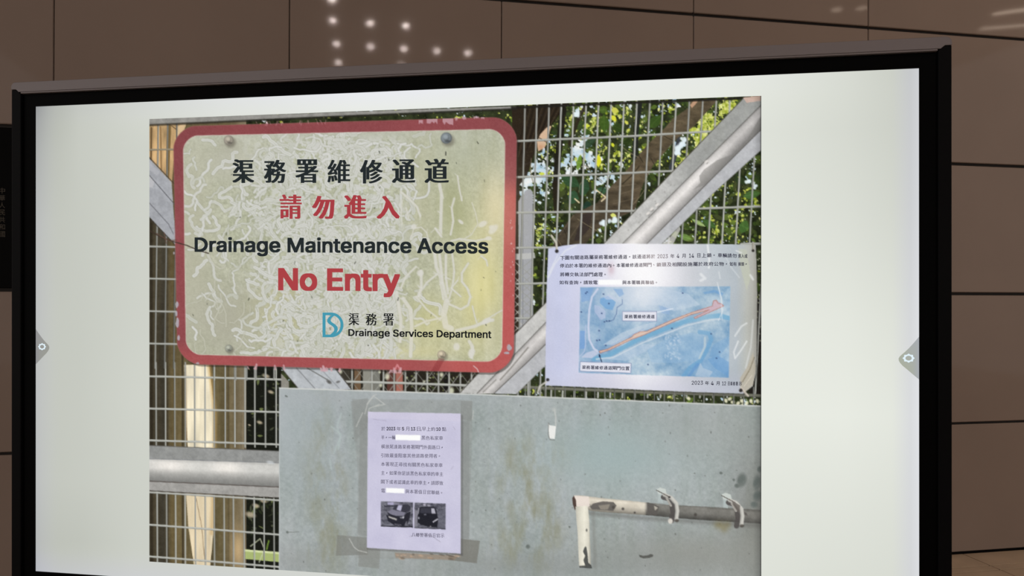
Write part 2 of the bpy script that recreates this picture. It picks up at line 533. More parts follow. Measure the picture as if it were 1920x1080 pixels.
for (x, y, r, dens) in YEL:
    for k in range(int(r * r * 0.05 * dens)):
        ex, ey = R.gauss(0, .5) * r, R.gauss(0, .5) * r
        col = [C(206, 212, 92), C(178, 194, 74), C(236, 234, 150), C(120, 142, 52), C(86, 104, 44)][R.randrange(5)]
        leaf(x + ex, y + ey, R.uniform(3, 9), R.uniform(2, 5), R.uniform(0, 6.3), col, R.uniform(.6, .95))
for k in range(380):   # scattered bright specks
    x, y = R.uniform(968, 1428), R.uniform(185, 470)
    blob(x, y, R.uniform(.7, 1.8), R.uniform(.7, 1.6), [C(215, 222, 190), C(190, 200, 110), C(222, 232, 236)][R.randrange(3)], R.uniform(.4, .9), 0, .9)
# larger leaves
for (x, y, L, W, a, c) in [(1133, 232, 34, 20, 1.5, (66, 92, 36)), (1130, 206, 16, 14, 0, (74, 98, 40)), (1160, 240, 26, 18, .4, (52, 70, 30)), (1085, 235, 26, 16, -.7, (58, 76, 40)),
                        (1100, 248, 20, 12, .2, (58, 80, 34)), (1105, 268, 34, 14, -.6, (46, 66, 44)), (1228, 228, 34, 20, -.8, (60, 84, 36)), (1070, 340, 40, 22, .5, (50, 78, 50)),
                        (1095, 352, 22, 34, .2, (48, 76, 52)), (1075, 370, 22, 26, .2, (54, 84, 58)), (1102, 388, 20, 22, 0, (36, 58, 48)), (1130, 358, 24, 14, .3, (58, 88, 62)), (1086, 305, 10, 30, .2, (112, 146, 56)),
                        (1240, 265, 40, 26, -.2, (72, 92, 50)), (1215, 300, 30, 26, .6, (58, 74, 40)), (1330, 420, 30, 14, .5, (66, 96, 48)), (1395, 425, 20, 26, .4, (70, 104, 50)), (1410, 365, 34, 16, -.2, (74, 106, 54)),
                        (1285, 445, 26, 12, .3, (110, 140, 70)), (1310, 418, 30, 8, .5, (150, 172, 110)), (1195, 245, 24, 14, 1.2, (50, 70, 34)), (1180, 268, 30, 14, .1, (44, 58, 28))]:
    leaf(x, y, L, W, a, C(*c), .93)
    line([(x - math.cos(a) * L * .45, y - math.sin(a) * L * .45), (x + math.cos(a) * L * .45, y + math.sin(a) * L * .45)], 1.0, C(*c) * 1.35, .6)
# trunks and branches
poly([(960, 200), (1068, 192), (1052, 212), (1022, 247), (1004, 282), (988, 330), (975, 346), (960, 350)], C(46, 37, 29), .95)
for k in range(14):
    x = 972 + k * 5.5
    line([(x + 18, 200), (x - 6, 300 - k * 5)], 1.6, C(74, 62, 48) if k % 2 else C(28, 22, 18), .6)
poly([(1007, 266), (1013, 252), (1026, 238), (1034, 236), (1028, 256), (1022, 276), (1009, 284)], C(222, 188, 158), .95)
glow(1014, 276, 7, 6, C(190, 130, 90), .5)
line([(1056, 205), (1046, 300), (1042, 345)], 12, C(34, 32, 26), .95); line([(1098, 200), (1086, 218), (1068, 270)], 7, C(48, 42, 32), .9)
line([(1199, 196), (1193, 240), (1190, 298)], 10, C(38, 40, 38), .95)
line([(1042, 345), (1044, 396)], 12, C(42, 36, 28), .95)
line([(1273, 260), (1268, 285), (1258, 315)], 8, C(62, 66, 74), .95)
poly([(960, 345), (975, 330), (972, 420), (974, 730), (960, 730)], C(52, 42, 34), .95)
BR = [(1296, 188), (1347, 186), (1300, 238), (1274, 256), (1258, 272), (1225, 310), (1206, 345), (1190, 395), (1150, 412), (1120, 430), (1095, 462), (1036, 462), (1050, 435), (1075, 402), (1120, 380),
      (1145, 350), (1170, 325), (1192, 298), (1215, 270), (1245, 242), (1262, 222), (1290, 203)]
nb = fbm(22, 9, 5, 4, .6)
brc = C(94, 82, 64)[None, None] * (0.62 + 0.72 * nb[..., None])
dark = np.clip((YY - 330) / 120, 0, 1)[..., None]
brc = brc * (1 - dark * 0.28) + C(10, 10, 14) * dark * .4
poly(BR, brc, .98)
poly([(1294, 197), (1300, 190), (1309, 189), (1303, 197), (1297, 203)], C(214, 168, 136), .8)
for (a, b) in [((1145, 352), (1192, 345)), ((1160, 365), (1200, 352)), ((1150, 382), (1190, 372)), ((1075, 404), (1050, 440)), ((1092, 412), (1066, 450))]:
    line([a, b], 1.6, C(120, 106, 86), .5)
poly([(1092, 402), (1112, 396), (1104, 430), (1084, 452), (1076, 452)], C(56, 48, 46), .8)
# lit leaf edges, twigs, yellow leaves
for p in ([(1118, 356), (1136, 370), (1128, 377)], [(1078, 373), (1086, 380)]): line(p, 2.6, C(226, 208, 170), .95)
for (x, y, L, W, a, c) in [(1122, 302, 24, 11, 1.55, (226, 224, 48)), (1151, 222, 14, 9, .9, (222, 222, 62)), (1153, 207, 16, 11, .3, (206, 206, 90)), (1102, 236, 10, 6, 0, (214, 222, 70)), (1175, 230, 9, 6, .8, (216, 216, 90)),
                        (1149, 272, 9, 6, 1.2, (214, 220, 60)), (1016, 326, 12, 6, 0, (206, 216, 80)), (1150, 404, 12, 8, .2, (222, 226, 120))]:
    leaf(x, y, L, W, a, C(*c), .97)
for (x, y, r) in [(1131, 420, 9), (1150, 412, 8), (1125, 432, 4), (1275, 275, 10), (1268, 283, 8), (1282, 262, 6), (1406, 340, 7), (1416, 350, 5), (1080, 214, 6)]:
    for k in range(6): blob(x + R.gauss(0, r * .4), y + R.gauss(0, r * .4), r * .5, r * .42, C(228, 240, 244), .9, R.uniform(0, 3), .6)
for k in range(26):
    x, y = R.uniform(990, 1290), R.uniform(230, 440); a = R.uniform(.4, 2.4); L = R.uniform(20, 55)
    line([(x, y), (x + math.cos(a) * L * .5 + R.uniform(-4, 4), y + math.sin(a) * L * .5), (x + math.cos(a) * L, y + math.sin(a) * L)], R.uniform(.8, 1.8), C(34, 32, 24) if k % 3 else C(130, 118, 92), .75)
# pale post and chain link beside the sign
poly([(972, 378), (978, 366), (982, 366), (984, 358), (994, 354), (999, 360), (1000, 640), (973, 640)], C(168, 169, 174), .97)
line([(981, 366), (980, 640)], 1.4, C(128, 130, 134), .8)
poly([(963, 476), (1002, 474), (1004, 484), (963, 488)], C(190, 190, 188), .9)
for k in range(9):
    y = 488 + k * 15
    line([(963, y), (978, y + 15), (963, y + 30)], 1.5, C(196, 194, 186), .85); line([(996, y), (979, y + 14), (996, y + 29)], 1.4, C(150, 150, 142), .7)
# bamboo-brown columns at the left
colx = [(272, C(52, 48, 40)), (292, C(70, 63, 48)), (306, C(58, 54, 45)), (322, C(92, 80, 54)), (344, C(102, 90, 62)), (395, C(98, 88, 62)), (420, C(95, 84, 58)), (445, C(112, 100, 76)), (461, C(126, 114, 92))]
st = fbm(9, 160, 8, 4, .6)[..., None]
reg = (slice(225 - CY0, 1080 - CY0), slice(0, 462 - CX0))
xs = XX[reg]
img = np.stack([np.interp(xs, [c[0] for c in colx], [c[1][k] for c in colx]) for k in range(3)], -1)
CV[reg] = img * (0.84 + 0.40 * st[reg]) + (n2[reg][..., None] - .5) * 16
for (x, w, d) in [(284, 5, .45), (314, 2, .4), (342, 4, .55), (396, 3, .3), (428, 3, .25), (459, 3, .4)]:
    line([(x, 420), (x + 1, 1080)], w, C(40, 34, 26), d)
# upper left bright tan wood
tn = C(196, 162, 116)[None, None] * (0.68 + 0.6 * fbm(12, 40, 12, 4)[..., None])
poly([(276, 230), (348, 226), (326, 300), (322, 350), (276, 290)], tn, .98)
for p, w, c in [([(318, 236), (314, 345)], 6, (104, 84, 50)), ([(301, 238), (303, 330)], 2.4, (120, 92, 60)), ([(322, 236), (340, 250)], 1.4, (70, 56, 40)), ([(284, 240), (283, 300)], 3.5, (92, 72, 48))]:
    line(p, w, C(*c), .8)
poly([(331, 238), (350, 230), (345, 246), (330, 268)], C(222, 192, 150), .9)
# sunlit cream strip
cs = [(345, 684), (392, 684), (396, 716), (402, 768), (402, 838), (401, 925), (400, 1000), (394, 1064), (364, 1060), (353, 985), (349, 922), (352, 838), (348, 760)]
cr = C(252, 240, 210)[None, None] * (0.84 + 0.24 * fbm(8, 60, 21, 3)[..., None])
poly(cs, cr, .97)
line([(392, 684), (397, 720), (403, 780), (402, 840)], 7, C(196, 160, 98), .6, soft=5); line([(400, 925), (397, 1000)], 7, C(190, 156, 100), .6, soft=5)
poly([(349, 922), (401, 925), (400, 1000), (394, 1064), (364, 1060), (353, 985)], C(206, 178, 136), .35)
line([(348, 690), (350, 830)], 3, C(150, 118, 80), .6, soft=2); line([(366, 925), (378, 985), (384, 1050)], 1.2, C(120, 96, 70), .7)
glow(446, 1030, 14, 40, C(208, 178, 132), .8)
# dark gap with leaves right of the columns
poly([(462, 684), (528, 684), (528, 1078), (462, 1078)], C(26, 27, 22), .96)
for k in range(90):
    x, y = R.uniform(464, 526), R.choice([R.uniform(690, 830), R.uniform(930, 1000)])
    leaf(x, y, R.uniform(5, 14), R.uniform(2, 5), R.uniform(0, 6.3), [C(58, 62, 46), C(44, 52, 32), C(88, 92, 70), C(120, 130, 80)][R.choice([0, 0, 1, 1, 2, 3])], .8)
for (x, y, r) in [(487, 792, 4), (499, 705, 5), (508, 735, 4), (468, 797, 2), (480, 948, 5), (470, 965, 7), (494, 939, 5)]:
    blob(x, y, r * 1.3, r * .7, C(190, 176, 150), .85, .3, .8)
poly([(460, 1030), (526, 1036), (526, 1054), (460, 1048)], C(176, 190, 120), .95); line([(460, 1032), (526, 1037)], 4, C(216, 224, 172), .9)
line([(470, 1024), (488, 1010), (496, 1030), (486, 1054)], 2, C(196, 200, 170), .8); line([(500, 1030), (504, 1014)], 3, C(120, 150, 60), .8)
# below the sign
poly([(625, 684), (905, 690), (905, 745), (625, 735)], C(40, 36, 30), .95)
for (x0, x1, c) in [(640, 656, (62, 58, 50)), (664, 676, (120, 96, 72)), (680, 700, (154, 152, 142)), (700, 712, (132, 132, 124)), (725, 742, (94, 60, 52)), (742, 755, (178, 112, 98)), (832, 842, (28, 26, 26))]:
    poly([(x0, 686), (x1, 686), (x1 + 1, 742), (x0 + 1, 742)], C(*c), .9)
for k in range(130):
    x, y = R.uniform(758, 905), R.uniform(690, 745)
    blob(x, y, R.uniform(.8, 2.6), R.uniform(.8, 2.2), [C(70, 80, 46), C(120, 128, 76), C(196, 200, 160), C(50, 56, 36)][R.randrange(4)], .8, 0, .8)
for (x, y, r) in [(638, 696, 5), (726, 706, 6), (714, 722, 4), (846, 733, 7), (712, 697, 3), (828, 702, 5), (795, 716, 3)]: blob(x, y, r * .7, r, C(226, 226, 200), .85, 0, .9)
for k in range(10):
    x = 640 + k * 27
    line([(x, 745), (x + 34, 700), (x + 42, 690)], 1.6, C(160, 160, 152), .75); line([(x, 690), (x + 40, 742)], 1.5, C(140, 140, 132), .65)
# bottom right strip below the hung notice
for k in range(260):
    x, y = R.uniform(985, 1428), R.uniform(715, 765)
    blob(x, y, R.uniform(.8, 2.4), R.uniform(.7, 2), [C(60, 66, 40), C(36, 40, 30), C(110, 112, 84), C(196, 198, 170)][R.choice([0, 0, 1, 1, 2, 2, 3])], .8, 0, .8)
for (x, y) in [(1361, 751), (1368, 748), (1374, 754), (1384, 756), (1391, 752), (1400, 756), (1392, 760), (1408, 752), (1291, 747), (1420, 752)]: blob(x, y, 4, 3, C(236, 232, 200), .9, R.uniform(0, 3), .7)
poly([(1414, 560), (1428, 560), (1428, 745), (1404, 745)], C(34, 30, 27), .95)
for k in range(20): blob(R.uniform(1419, 1427), R.uniform(470, 640), 1.6, 1.4, C(206, 210, 176), .8, 0, .8)

# ---- fence wires
WIRE = C(176, 177, 170)
def vwire(xa, ya, xb, yb, w=3.4, c=WIRE, a=.97): line([(xa, ya), (xb, yb)], w, c * R.uniform(.86, 1.06), a, tube=.45)
def hwire(p, w=4.2, c=WIRE): line(p, w, c, .98, tube=.35)
for i in range(0, 20):
    xt = 984.5 + 22.4 * i + .1 * i * i; xb = 978 + 21.4 * i + .13 * i * i
    x2 = xb + (xb - xt) * 1.1
    vwire(xt, 190, x2, 745, 3.5)
hwire([(964, 265), (1190, 255), (1340, 246)]); hwire([(964, 332.5), (1120, 327), (1275, 320)]); hwire([(964, 399), (1190, 395.5), (1428, 387)], 4.4)
hwire([(964, 465), (1040, 464)]); hwire([(962, 532.5), (1030, 531)]); hwire([(960, 597), (1030, 596)])
hwire([(960, 725), (1200, 735), (1428, 742)], 6, C(120, 120, 106)); hwire([(1390, 458), (1428, 457)], 5)
LV = [293, 310.7, 328, 347.8, 365.5, 384.8, 402, 422.6, 440.4, 459.6, 478, 497.8, 518]
LW = [294.5, 312.2, 329, 347, 366.3, 384.8, 401.5, 420, 437.5, 457.5, 476.5, 495, 513.5]
for a, b in zip(LV, LW):
    vwire(a - .3, 680, a, 838, 3.0); vwire(b, 920, b + .8, 1076, 3.0)
for a, b in [(297, 291), (314.5, 309), (332, 326)]:
    vwire(a, 228, b, 690, 3.0, WIRE * (.8 if a < 300 else .72))
for y in (281,): hwire([(276, y), (330, y - 1)], 3.4, C(150, 140, 120))
for y in (462.5, 522.8, 583.8, 644.5): hwire([(276, y - .5), (340, y + 1)], 3.6)
for (a, b) in [(705.5, 711.7), (766, 773), (825.6, 833.7), (922.6, 938.5), (983.5, 1003), (1043, 1063.5)]: hwire([(276, a), (400, (a + b) / 2 - .5), (528, b)], 3.8, WIRE * 1.06)
for x in (402, 422.5, 441.8, 462.5, 480, 498, 514): vwire(x, 686, x, 712, 3.0)
for x in (660, 697, 719, 739, 760, 780, 801, 822, 842, 863, 884): vwire(x, 688, x, 742, 3.4)
hwire([(640, 715.5), (760, 718.5), (880, 723)], 4.6, WIRE * 1.05)
for k in range(9): vwire(990 + k * 0, 640, 990, 740, 3)
for x in (994, 1014, 1024): vwire(x, 640, x - 1, 745, 3)
for k in range(24): vwire(985 + k * 18.6, 726, 985 + k * 18.6, 764, 2.6, WIRE * .7)

# ---- painted steel members of the gate
sn = fbm(10, 10, 31, 4, .6)[..., None]; sf = fbm(3, 3, 32, 2, .6)[..., None]
def steel(c, amp=.10): return C(*c)[None, None] * (1 - amp + 2 * amp * sn) + (sf - .5) * 14
# top rail
poly([(276, 222), (968, 199), (968, 203.5), (640, 217), (276, 234)], steel((150, 148, 143)), .98)
line([(276, 235), (640, 218.5), (968, 204.5)], 4, C(42, 40, 36), .75, soft=2.5); line([(960, 202), (1200, 192), (1393, 184.5)], 4.5, C(36, 34, 30), .9, soft=2)
# left diagonal
poly([(276, 293), (322, 342), (330, 460), (276, 402)], steel((166, 168, 173)), .98)
line([(276, 291), (326, 344)], 2, C(70, 62, 52), .8)
poly([(276, 324), (290, 338), (287, 352), (276, 350)], C(206, 204, 206), .55); poly([(276, 300), (300, 322), (296, 330), (276, 316)], C(186, 186, 190), .5)
line([(276, 324), (330, 386)], 1.6, C(86, 86, 90), .8); line([(276, 376), (316, 420), (326, 440)], 1.6, C(96, 96, 100), .7); line([(276, 404), (326, 456)], 1.6, C(60, 58, 54), .8)
# below the sign, same member
poly([(527, 688), (628, 688), (659, 730), (560, 730)], steel((186, 190, 194)), .98)
for (a, b, c, w) in [((556, 690), (592, 730), (130, 132, 134), 2), ((576, 690), (614, 712), (110, 110, 108), 2.2), ((600, 690), (636, 728), (150, 154, 158), 2), ((527, 690), (561, 730), (84, 80, 74), 1.6), ((628, 690), (660, 731), (66, 62, 56), 2)]:
    line([a, b], w, C(*c), .8)
blob(617, 716, 5, 3, C(76, 74, 70), .8, .6, .8); blob(634, 716, 4, 2, C(84, 82, 80), .7, -.3, .8)
poly([(527, 700), (542, 716), (542, 730), (527, 730)], C(150, 146, 138), .9)
# right diagonal: upper flange, tube, lower flange
def along(t, a, b): return (a[0] + (b[0] - a[0]) * t, a[1] + (b[1] - a[1]) * t)
UA, UB = (1396, 182), (862, 737)        # upper edge
TA, TB = (1432, 192), (894, 738)        # flange / tube line
LA, LB = (1432, 238), (926, 738)        # tube / lower flange
EA, EB = (1432, 277), (968, 738)        # lower edge
def edge(side):
    return {'U': [(1396, 182), (1262, 321), (1132, 457), (1022, 569), (966, 626), (862, 737)],
            'T': [(1434, 190), (1300, 324), (1167, 457), (1060, 566), (990, 639), (894, 738)],
            'L': [(1434, 236), (1330, 340), (1213, 457), (1100, 570), (990, 678), (926, 738)],
            'E': [(1434, 275), (1340, 360), (1241, 457), (1128, 578), (1022, 686), (968, 739)]}[side]
fl = steel((160, 161, 158), .08)
lit = np.clip((1300 - XX) / 60, 0, 1)[..., None]
fl = fl * (1 - lit) + steel((196, 195, 192), .10) * lit
poly(edge('U') + edge('T')[::-1], fl, .99)
tubec = steel((226, 222, 219), .05)
# tube shading: perpendicular coordinate between T and L
def perp(a, b):
    dx, dy = b[0] - a[0], b[1] - a[1]; L = math.hypot(dx, dy)
    return ((XX - a[0]) * (-dy) + (YY - a[1]) * dx) / L
pd = -perp((1434, 190), (894, 738)); 
q = np.clip(pd / 33.0, 0, 1)[..., None]
shade = np.interp(q, [0, .12, .35, .6, .85, 1], [.80, .98, 1.06, .88, .70, .60])
tubec = tubec * shade
up = np.clip((XX - 1330) / 50, 0, 1)[..., None]
tubec = tubec * (1 - .16 * up)
lowm = np.clip((1060 - XX) / 60, 0, 1)[..., None]
tubec = tubec * (1 - .10 * lowm)
poly(edge('T') + edge('L')[::-1], tubec, .99)
sh = [(1434, 205), (1400, 262), (1372, 290), (1345, 300), (1320, 318), (1311, 330), (1313, 343), (1300, 356), (1330, 342), (1434, 238)]
poly(sh, C(128, 126, 122), .55)
poly(edge('L') + edge('E')[::-1], steel((186, 187, 190), .07), .99)
poly([(1274, 424), (1255, 446), (1240, 458), (1262, 458), (1276, 430)], C(226, 222, 220), .7)
for sd, w, c in (('U', 1.8, (74, 70, 62)), ('T', 1.6, (96, 94, 90)), ('L', 1.8, (88, 84, 80)), ('E', 1.2, (120, 120, 116))): line(edge(sd), w, C(*c), .75)
poly([(1393, 183), (1432, 178), (1432, 188), (1400, 193)], C(206, 178, 164), .95)
for k in range(30):
    t = R.uniform(.28, .62); p = along(t, UA, TB); blob(p[0] + R.uniform(-14, 14) + 8, p[1] + R.uniform(-8, 8), R.uniform(1, 3), R.uniform(.6, 1.4), C(130, 128, 124) if k % 2 else C(214, 212, 208), .45, -.7, .9)
for (x, y) in [(1222, 392), (1232, 384), (1215, 400), (1324, 303)]: blob(x, y, 4, 2.2, C(236, 230, 224), .8, -.7, .8); blob(x + 2, y + 3, 3, 1, C(130, 126, 122), .6, -.7, .8)
line([(990, 652), (958, 690), (938, 712)], 2.4, C(92, 88, 80), .6, soft=2); line([(930, 712), (906, 735)], 2, C(110, 108, 102), .6, soft=2)
# left horizontal rail
def band(x0, x1, ys0, ys1, col, a=.99): poly([(x0, ys0[0]), (x1, ys0[1]), (x1, ys1[1]), (x0, ys1[0])], col, a)
band(276, 527, (835, 846), (861, 868), steel((148, 149, 147)))
yt = 860 + (XX - 280) * (8 / 245.); yb = 902 + (XX - 280) * (11.5 / 245.)
q = np.clip((YY - yt) / (yb - yt), 0, 1)[..., None]
sh = np.interp(q, [0, .15, .4, .62, .82, 1], [.86, .98, .98, .80, .68, .60])
hl = np.exp(-((XX - 318) / 36) ** 2) + np.exp(-((XX - 424) / 30) ** 2)
tc = steel((212, 211, 206), .04) * sh + (hl * np.exp(-((q[..., 0] - .27) / .28) ** 2))[..., None] * C(34, 30, 28)
band(276, 527, (860, 868), (902, 913.5), tc)
band(276, 527, (902, 913.5), (920, 933), steel((164, 162, 158)))
for (a, b, w, c) in [((276, 835), (527, 846), 1.6, (96, 94, 90)), ((276, 860), (527, 868), 1.2, (120, 122, 126)), ((276, 902), (527, 913.5), 2, (84, 76, 72)), ((276, 920), (527, 934), 2, (66, 60, 54))]: line([a, b], w, C(*c), .8)
blob(507, 867, 7, 3, C(206, 210, 212), .7, .2, .8)

# ---- flat steel plate
pn = fbm(120, 120, 41, 5, .55)[..., None]; pg = fbm(5, 5, 42, 3, .7)[..., None]; pv = fbm(26, 150, 43, 4, .6)[..., None]
plate = C(163, 170, 169)[None, None] + (pn - .5) * C(26, 22, 22) + (pg - .5) * C(30, 30, 30) + (pv - .5) * C(22, 18, 26)
def tint(x, y, rx, ry, col, a):
    m = np.exp(-(((XX - x) / rx) ** 2 + ((YY - y) / ry) ** 2))[..., None] * a
    plate[:] = plate * (1 - m) + m * C(*col)
tint(560, 800, 70, 110, (166, 175, 177), .7); tint(1150, 850, 150, 70, (162, 179, 179), .85); tint(700, 745, 300, 22, (172, 177, 180), .6)
tint(1420, 980, 50, 160, (118, 118, 110), .7); tint(1300, 1040, 170, 50, (148, 149, 142), .8); tint(1330, 800, 120, 60, (160, 165, 161), .5)
tint(980, 1060, 300, 30, (142, 146, 143), .6); tint(560, 1050, 60, 30, (146, 149, 145), .5)
stain = np.clip(fbm(18, 46, 44, 4, .6) * 2.2 - .75, 0, 1)
for (x, y, rx, ry, a) in [(600, 880, 26, 110, .5), (636, 920, 14, 100, .6), (612, 1020, 40, 50, .5), (980, 900, 50, 60, .6), (1010, 990, 46, 60, .75), (960, 1020, 40, 40, .5), (1000, 850, 60, 30, .3)]:
    m = (np.exp(-(((XX - x) / rx) ** 2 + ((YY - y) / ry) ** 2)) * stain * a * 1.3)[..., None]
    plate[:] = plate * (1 - np.clip(m, 0, .9)) + np.clip(m, 0, .9) * C(136, 135, 108)
poly([(523.5, 727), (900, 739), (1430, 761), (1430, 1150), (523.5, 1150)], plate, 1.0, aa=2)
line([(524, 727.6), (900, 739.6), (1430, 761.6)], 2.6, C(206, 208, 204), .9); line([(524.5, 728), (523.5, 1075)], 2, C(190, 194, 194), .8)
for k in range(120):
    blob(R.uniform(530, 1424), R.uniform(750, 1075), R.uniform(.7, 1.6), R.uniform(.7, 2.2), C(104, 106, 102), R.uniform(.3, .8), 0, .9)
for (x, y, rx, ry, an) in [(1391, 900, 9, 13, .2), (1382, 911, 5, 4, 0), (1419, 905, 7, 14, .1), (1420, 930, 8, 10, .4), (1414, 946, 7, 6, 0), (1352, 887, 3, 2.4, 0), (1376, 900, 2.4, 2.4, 0), (990, 1025, 4, 4, .3), (1068, 988, 2, 2, 0), (539, 998, 2.4, 2.4, 0), (537, 743, 3, 1.6, .4), (1424, 880, 4, 6, 0)]:
    blob(x, y, rx, ry, C(112, 118, 114), .9, an, .5); blob(x - 1, y - 1, rx * .6, ry * .6, C(100, 108, 104), .6, an + .5, .6)
poly([(1198, 1040), (1206, 1042), (1214, 1041), (1220, 1038.5), (1225, 1040), (1224, 1044), (1217, 1046), (1206, 1047), (1199, 1044)], C(88, 88, 84), .92)
line([(539, 998), (560, 997)], 1.2, C(112, 114, 110), .7)
# peeling paint, left of the taped notice
for p in ([(640, 775), (632, 800), (638, 820), (626, 850)], [(622, 800), (640, 815), (634, 842)], [(618, 860), (622, 880)]): line(p, 3, C(178, 190, 188), .6, soft=2)
# torn white paper scrap
poly([(1028, 793), (1030, 797), (1041, 799), (1043, 798), (1041, 815), (1040, 823), (1030, 822)], C(236, 236, 232), .97)
line([(1040, 768), (1042, 782), (1042, 798)], 3, C(196, 198, 194), .8, soft=1.5); blob(1039, 768, 4, 4, C(186, 190, 186), .7, 0, .8)
line([(1029, 793), (1028, 815), (1031, 824), (1040, 825)], 1.2, C(96, 90, 84), .6)
# handle bar with its two clamps
pipe_t = [(1076, 929), (1092, 929), (1130, 934), (1212, 942), (1250, 946), (1430, 956)]; pipe_b = [(1430, 982), (1300, 974), (1213, 966), (1130, 960), (1105, 957), (1078, 950)]
line([(1105, 962), (1215, 972), (1430, 986)], 8, C(104, 102, 98), .45, soft=7)
line([(1112, 960), (1116, 1062)], 6, C(118, 118, 112), .4, soft=6)
pt = 929 + (XX - 1076) * .082; q = np.clip((YY - pt) / 26, 0, 1)[..., None]
cyl = np.interp(q, [0, .2, .5, .8, 1], [.88, 1.05, .98, .78, .6])
pc = (C(214, 206, 190)[None, None] + (sn - .5) * 30) * cyl
gy = (C(124, 122, 116)[None, None] + (sn - .5) * 34) * cyl
mx_ = np.clip((XX - 1208) / 6, 0, 1)[..., None]
poly(pipe_t + pipe_b, pc * (1 - mx_) + gy * mx_, 1.0)
for pts in ([(1112, 944), (1130, 940), (1150, 941), (1156, 948), (1150, 958), (1130, 956), (1110, 955), (1106, 950)], [(1213, 942), (1224, 944), (1236, 950), (1232, 966), (1214, 965)], [(1390, 956), (1400, 962), (1402, 968), (1390, 962)]):
    poly(pts, C(96, 92, 88), .9)
poly([(1122, 948), (1144, 945), (1140, 955), (1126, 955)], C(160, 152, 138), .7); poly([(1226, 948), (1234, 952), (1228, 957)], C(200, 194, 180), .8)
for (x, y, r) in [(1168, 954, 2.6), (1104, 947, 2.6), (1190, 961, 2), (1304, 965, 3), (1150, 951, 3)]: blob(x, y, r, r, C(80, 76, 72), .9, 0, .6)
poly([(1076, 929), (1104, 931), (1106, 948), (1100, 953), (1079, 953)], C(234, 222, 212), .95)
poly([(1073, 934), (1076, 929), (1080, 938), (1081, 950), (1078, 957), (1074, 945)], C(78, 62, 56), .95)
ax_ = np.clip((XX - 1080) / 26, 0, 1)[..., None]
arm = (C(226, 222, 206)[None, None] + (sn - .5) * 20) * np.interp(ax_, [0, .2, .6, .9, 1], [.86, .94, 1.04, .96, .8])
poly([(1079, 950), (1102, 948), (1105, 975), (1108, 1064), (1086, 1063), (1083, 1000)], arm, 1.0)
poly([(1096, 1026), (1099, 1024), (1102, 1040), (1103, 1055), (1109, 1060), (1110, 1066), (1086, 1064), (1086, 1061), (1097, 1060), (1094, 1050), (1097, 1042), (1093, 1034)], C(72, 74, 72), .92)
blob(1100, 994, 1.6, 3, C(84, 84, 80), .8, 0, .5)
for dx, dy in ((0, 0), (122, 10)):
    poly([(1231 + dx, 917 + dy), (1238 + dx, 914 + dy), (1248 + dx, 917 + dy), (1250 + dx, 925 + dy), (1242 + dx, 930 + dy), (1234 + dx, 927 + dy)], C(206, 212, 206), .9)
    poly([(1234 + dx, 925 + dy), (1242 + dx, 927 + dy), (1243 + dx, 943 + dy), (1234 + dx, 942 + dy)], C(182, 192, 190), .8)
    line([(1244 + dx, 932 + dy), (1254 + dx, 935 + dy), (1260 + dx, 945 + dy), (1262 + dx, 962 + dy), (1259 + dx, 976 + dy)], 10, C(84, 80, 78), .9)
    line([(1246 + dx, 928 + dy), (1258 + dx, 933 + dy), (1268 + dx, 944 + dy), (1270 + dx, 958 + dy), (1268 + dx, 973 + dy)], 7.5, C(202, 200, 192), .98, tube=.3)
    line([(1250 + dx, 934 + dy), (1258 + dx, 948 + dy)], 4, C(176, 172, 164), .9)
    line([(1231 + dx, 919 + dy), (1246 + dx, 927 + dy), (1256 + dx, 932 + dy)], 1.6, C(72, 66, 62), .8)
    blob(1269 + dx, 976 + dy, 4, 3, C(82, 76, 70), .85, 0, .5)
blob(1257, 977, 4.4, 5, C(222, 216, 206), .95, 0, .5); blob(1255, 932, 2.4, 1.8, C(60, 56, 54), .9, 0, .6)
poly([(1372, 938), (1388, 948), (1386, 962), (1380, 955), (1374, 946)], C(110, 104, 98), .85)
for (x, y) in [(1352, 985), (1358, 992), (1345, 984), (1364, 984)]: glow(x, y, 8, 8, C(128, 116, 74), .4)

# ---- plastic sleeve, tape and the taped notice
poly([(660, 748), (885, 750), (886, 782), (878, 1052), (668, 1046), (672, 900)], C(148, 151, 148)[None, None] + (sn - .5) * 34, .5)
for pts, c, a in [([(658, 752), (690, 746), (690, 800), (664, 830)], (136, 138, 135), .4), ([(864, 752), (886, 752), (884, 790), (864, 786)], (132, 133, 129), .4), ([(632, 1003), (690, 1008), (690, 1040), (630, 1042)], (124, 124, 118), .6),
                  ([(673, 1026), (713, 1030), (711, 1066), (672, 1062)], (130, 130, 124), .5), ([(864, 1010), (900, 1014), (894, 1056), (840, 1050), (842, 1036), (864, 1038)], (118, 116, 108), .7), ([(675, 780), (689, 780), (688, 1005), (672, 1003)], (134, 136, 133), .4),
                  ([(866, 790), (880, 790), (880, 1010), (866, 1010)], (134, 136, 134), .4)]:
    poly(pts, C(*c), a)
for p in ([(684, 776), (690, 755), (700, 742), (706, 740)], [(700, 742), (720, 757)], [(688, 758), (700, 744)], [(704, 762), (722, 758)], [(690, 780), (692, 766), (712, 758)], [(655, 1010), (664, 1026), (672, 1032)], [(672, 1032), (688, 1036)], [(668, 800), (680, 774)], [(838, 1038), (860, 1044)], [(888, 770), (886, 786)]):
    line(p, 1.6, C(196, 197, 192), .75, soft=1.2)
poly([(740, 1036), (860, 1042), (852, 1050), (742, 1046)], C(150, 126, 104), .55)
for k in range(16): blob(R.uniform(742, 860), R.uniform(1038, 1048), R.uniform(2, 6), R.uniform(1, 2), C(196, 166, 140) if k % 2 else C(96, 88, 80), .6, .2, .8)
pc = C(202, 199, 221)[None, None] + (fbm(40, 40, 51, 4)[..., None] - .5) * C(20, 20, 16)
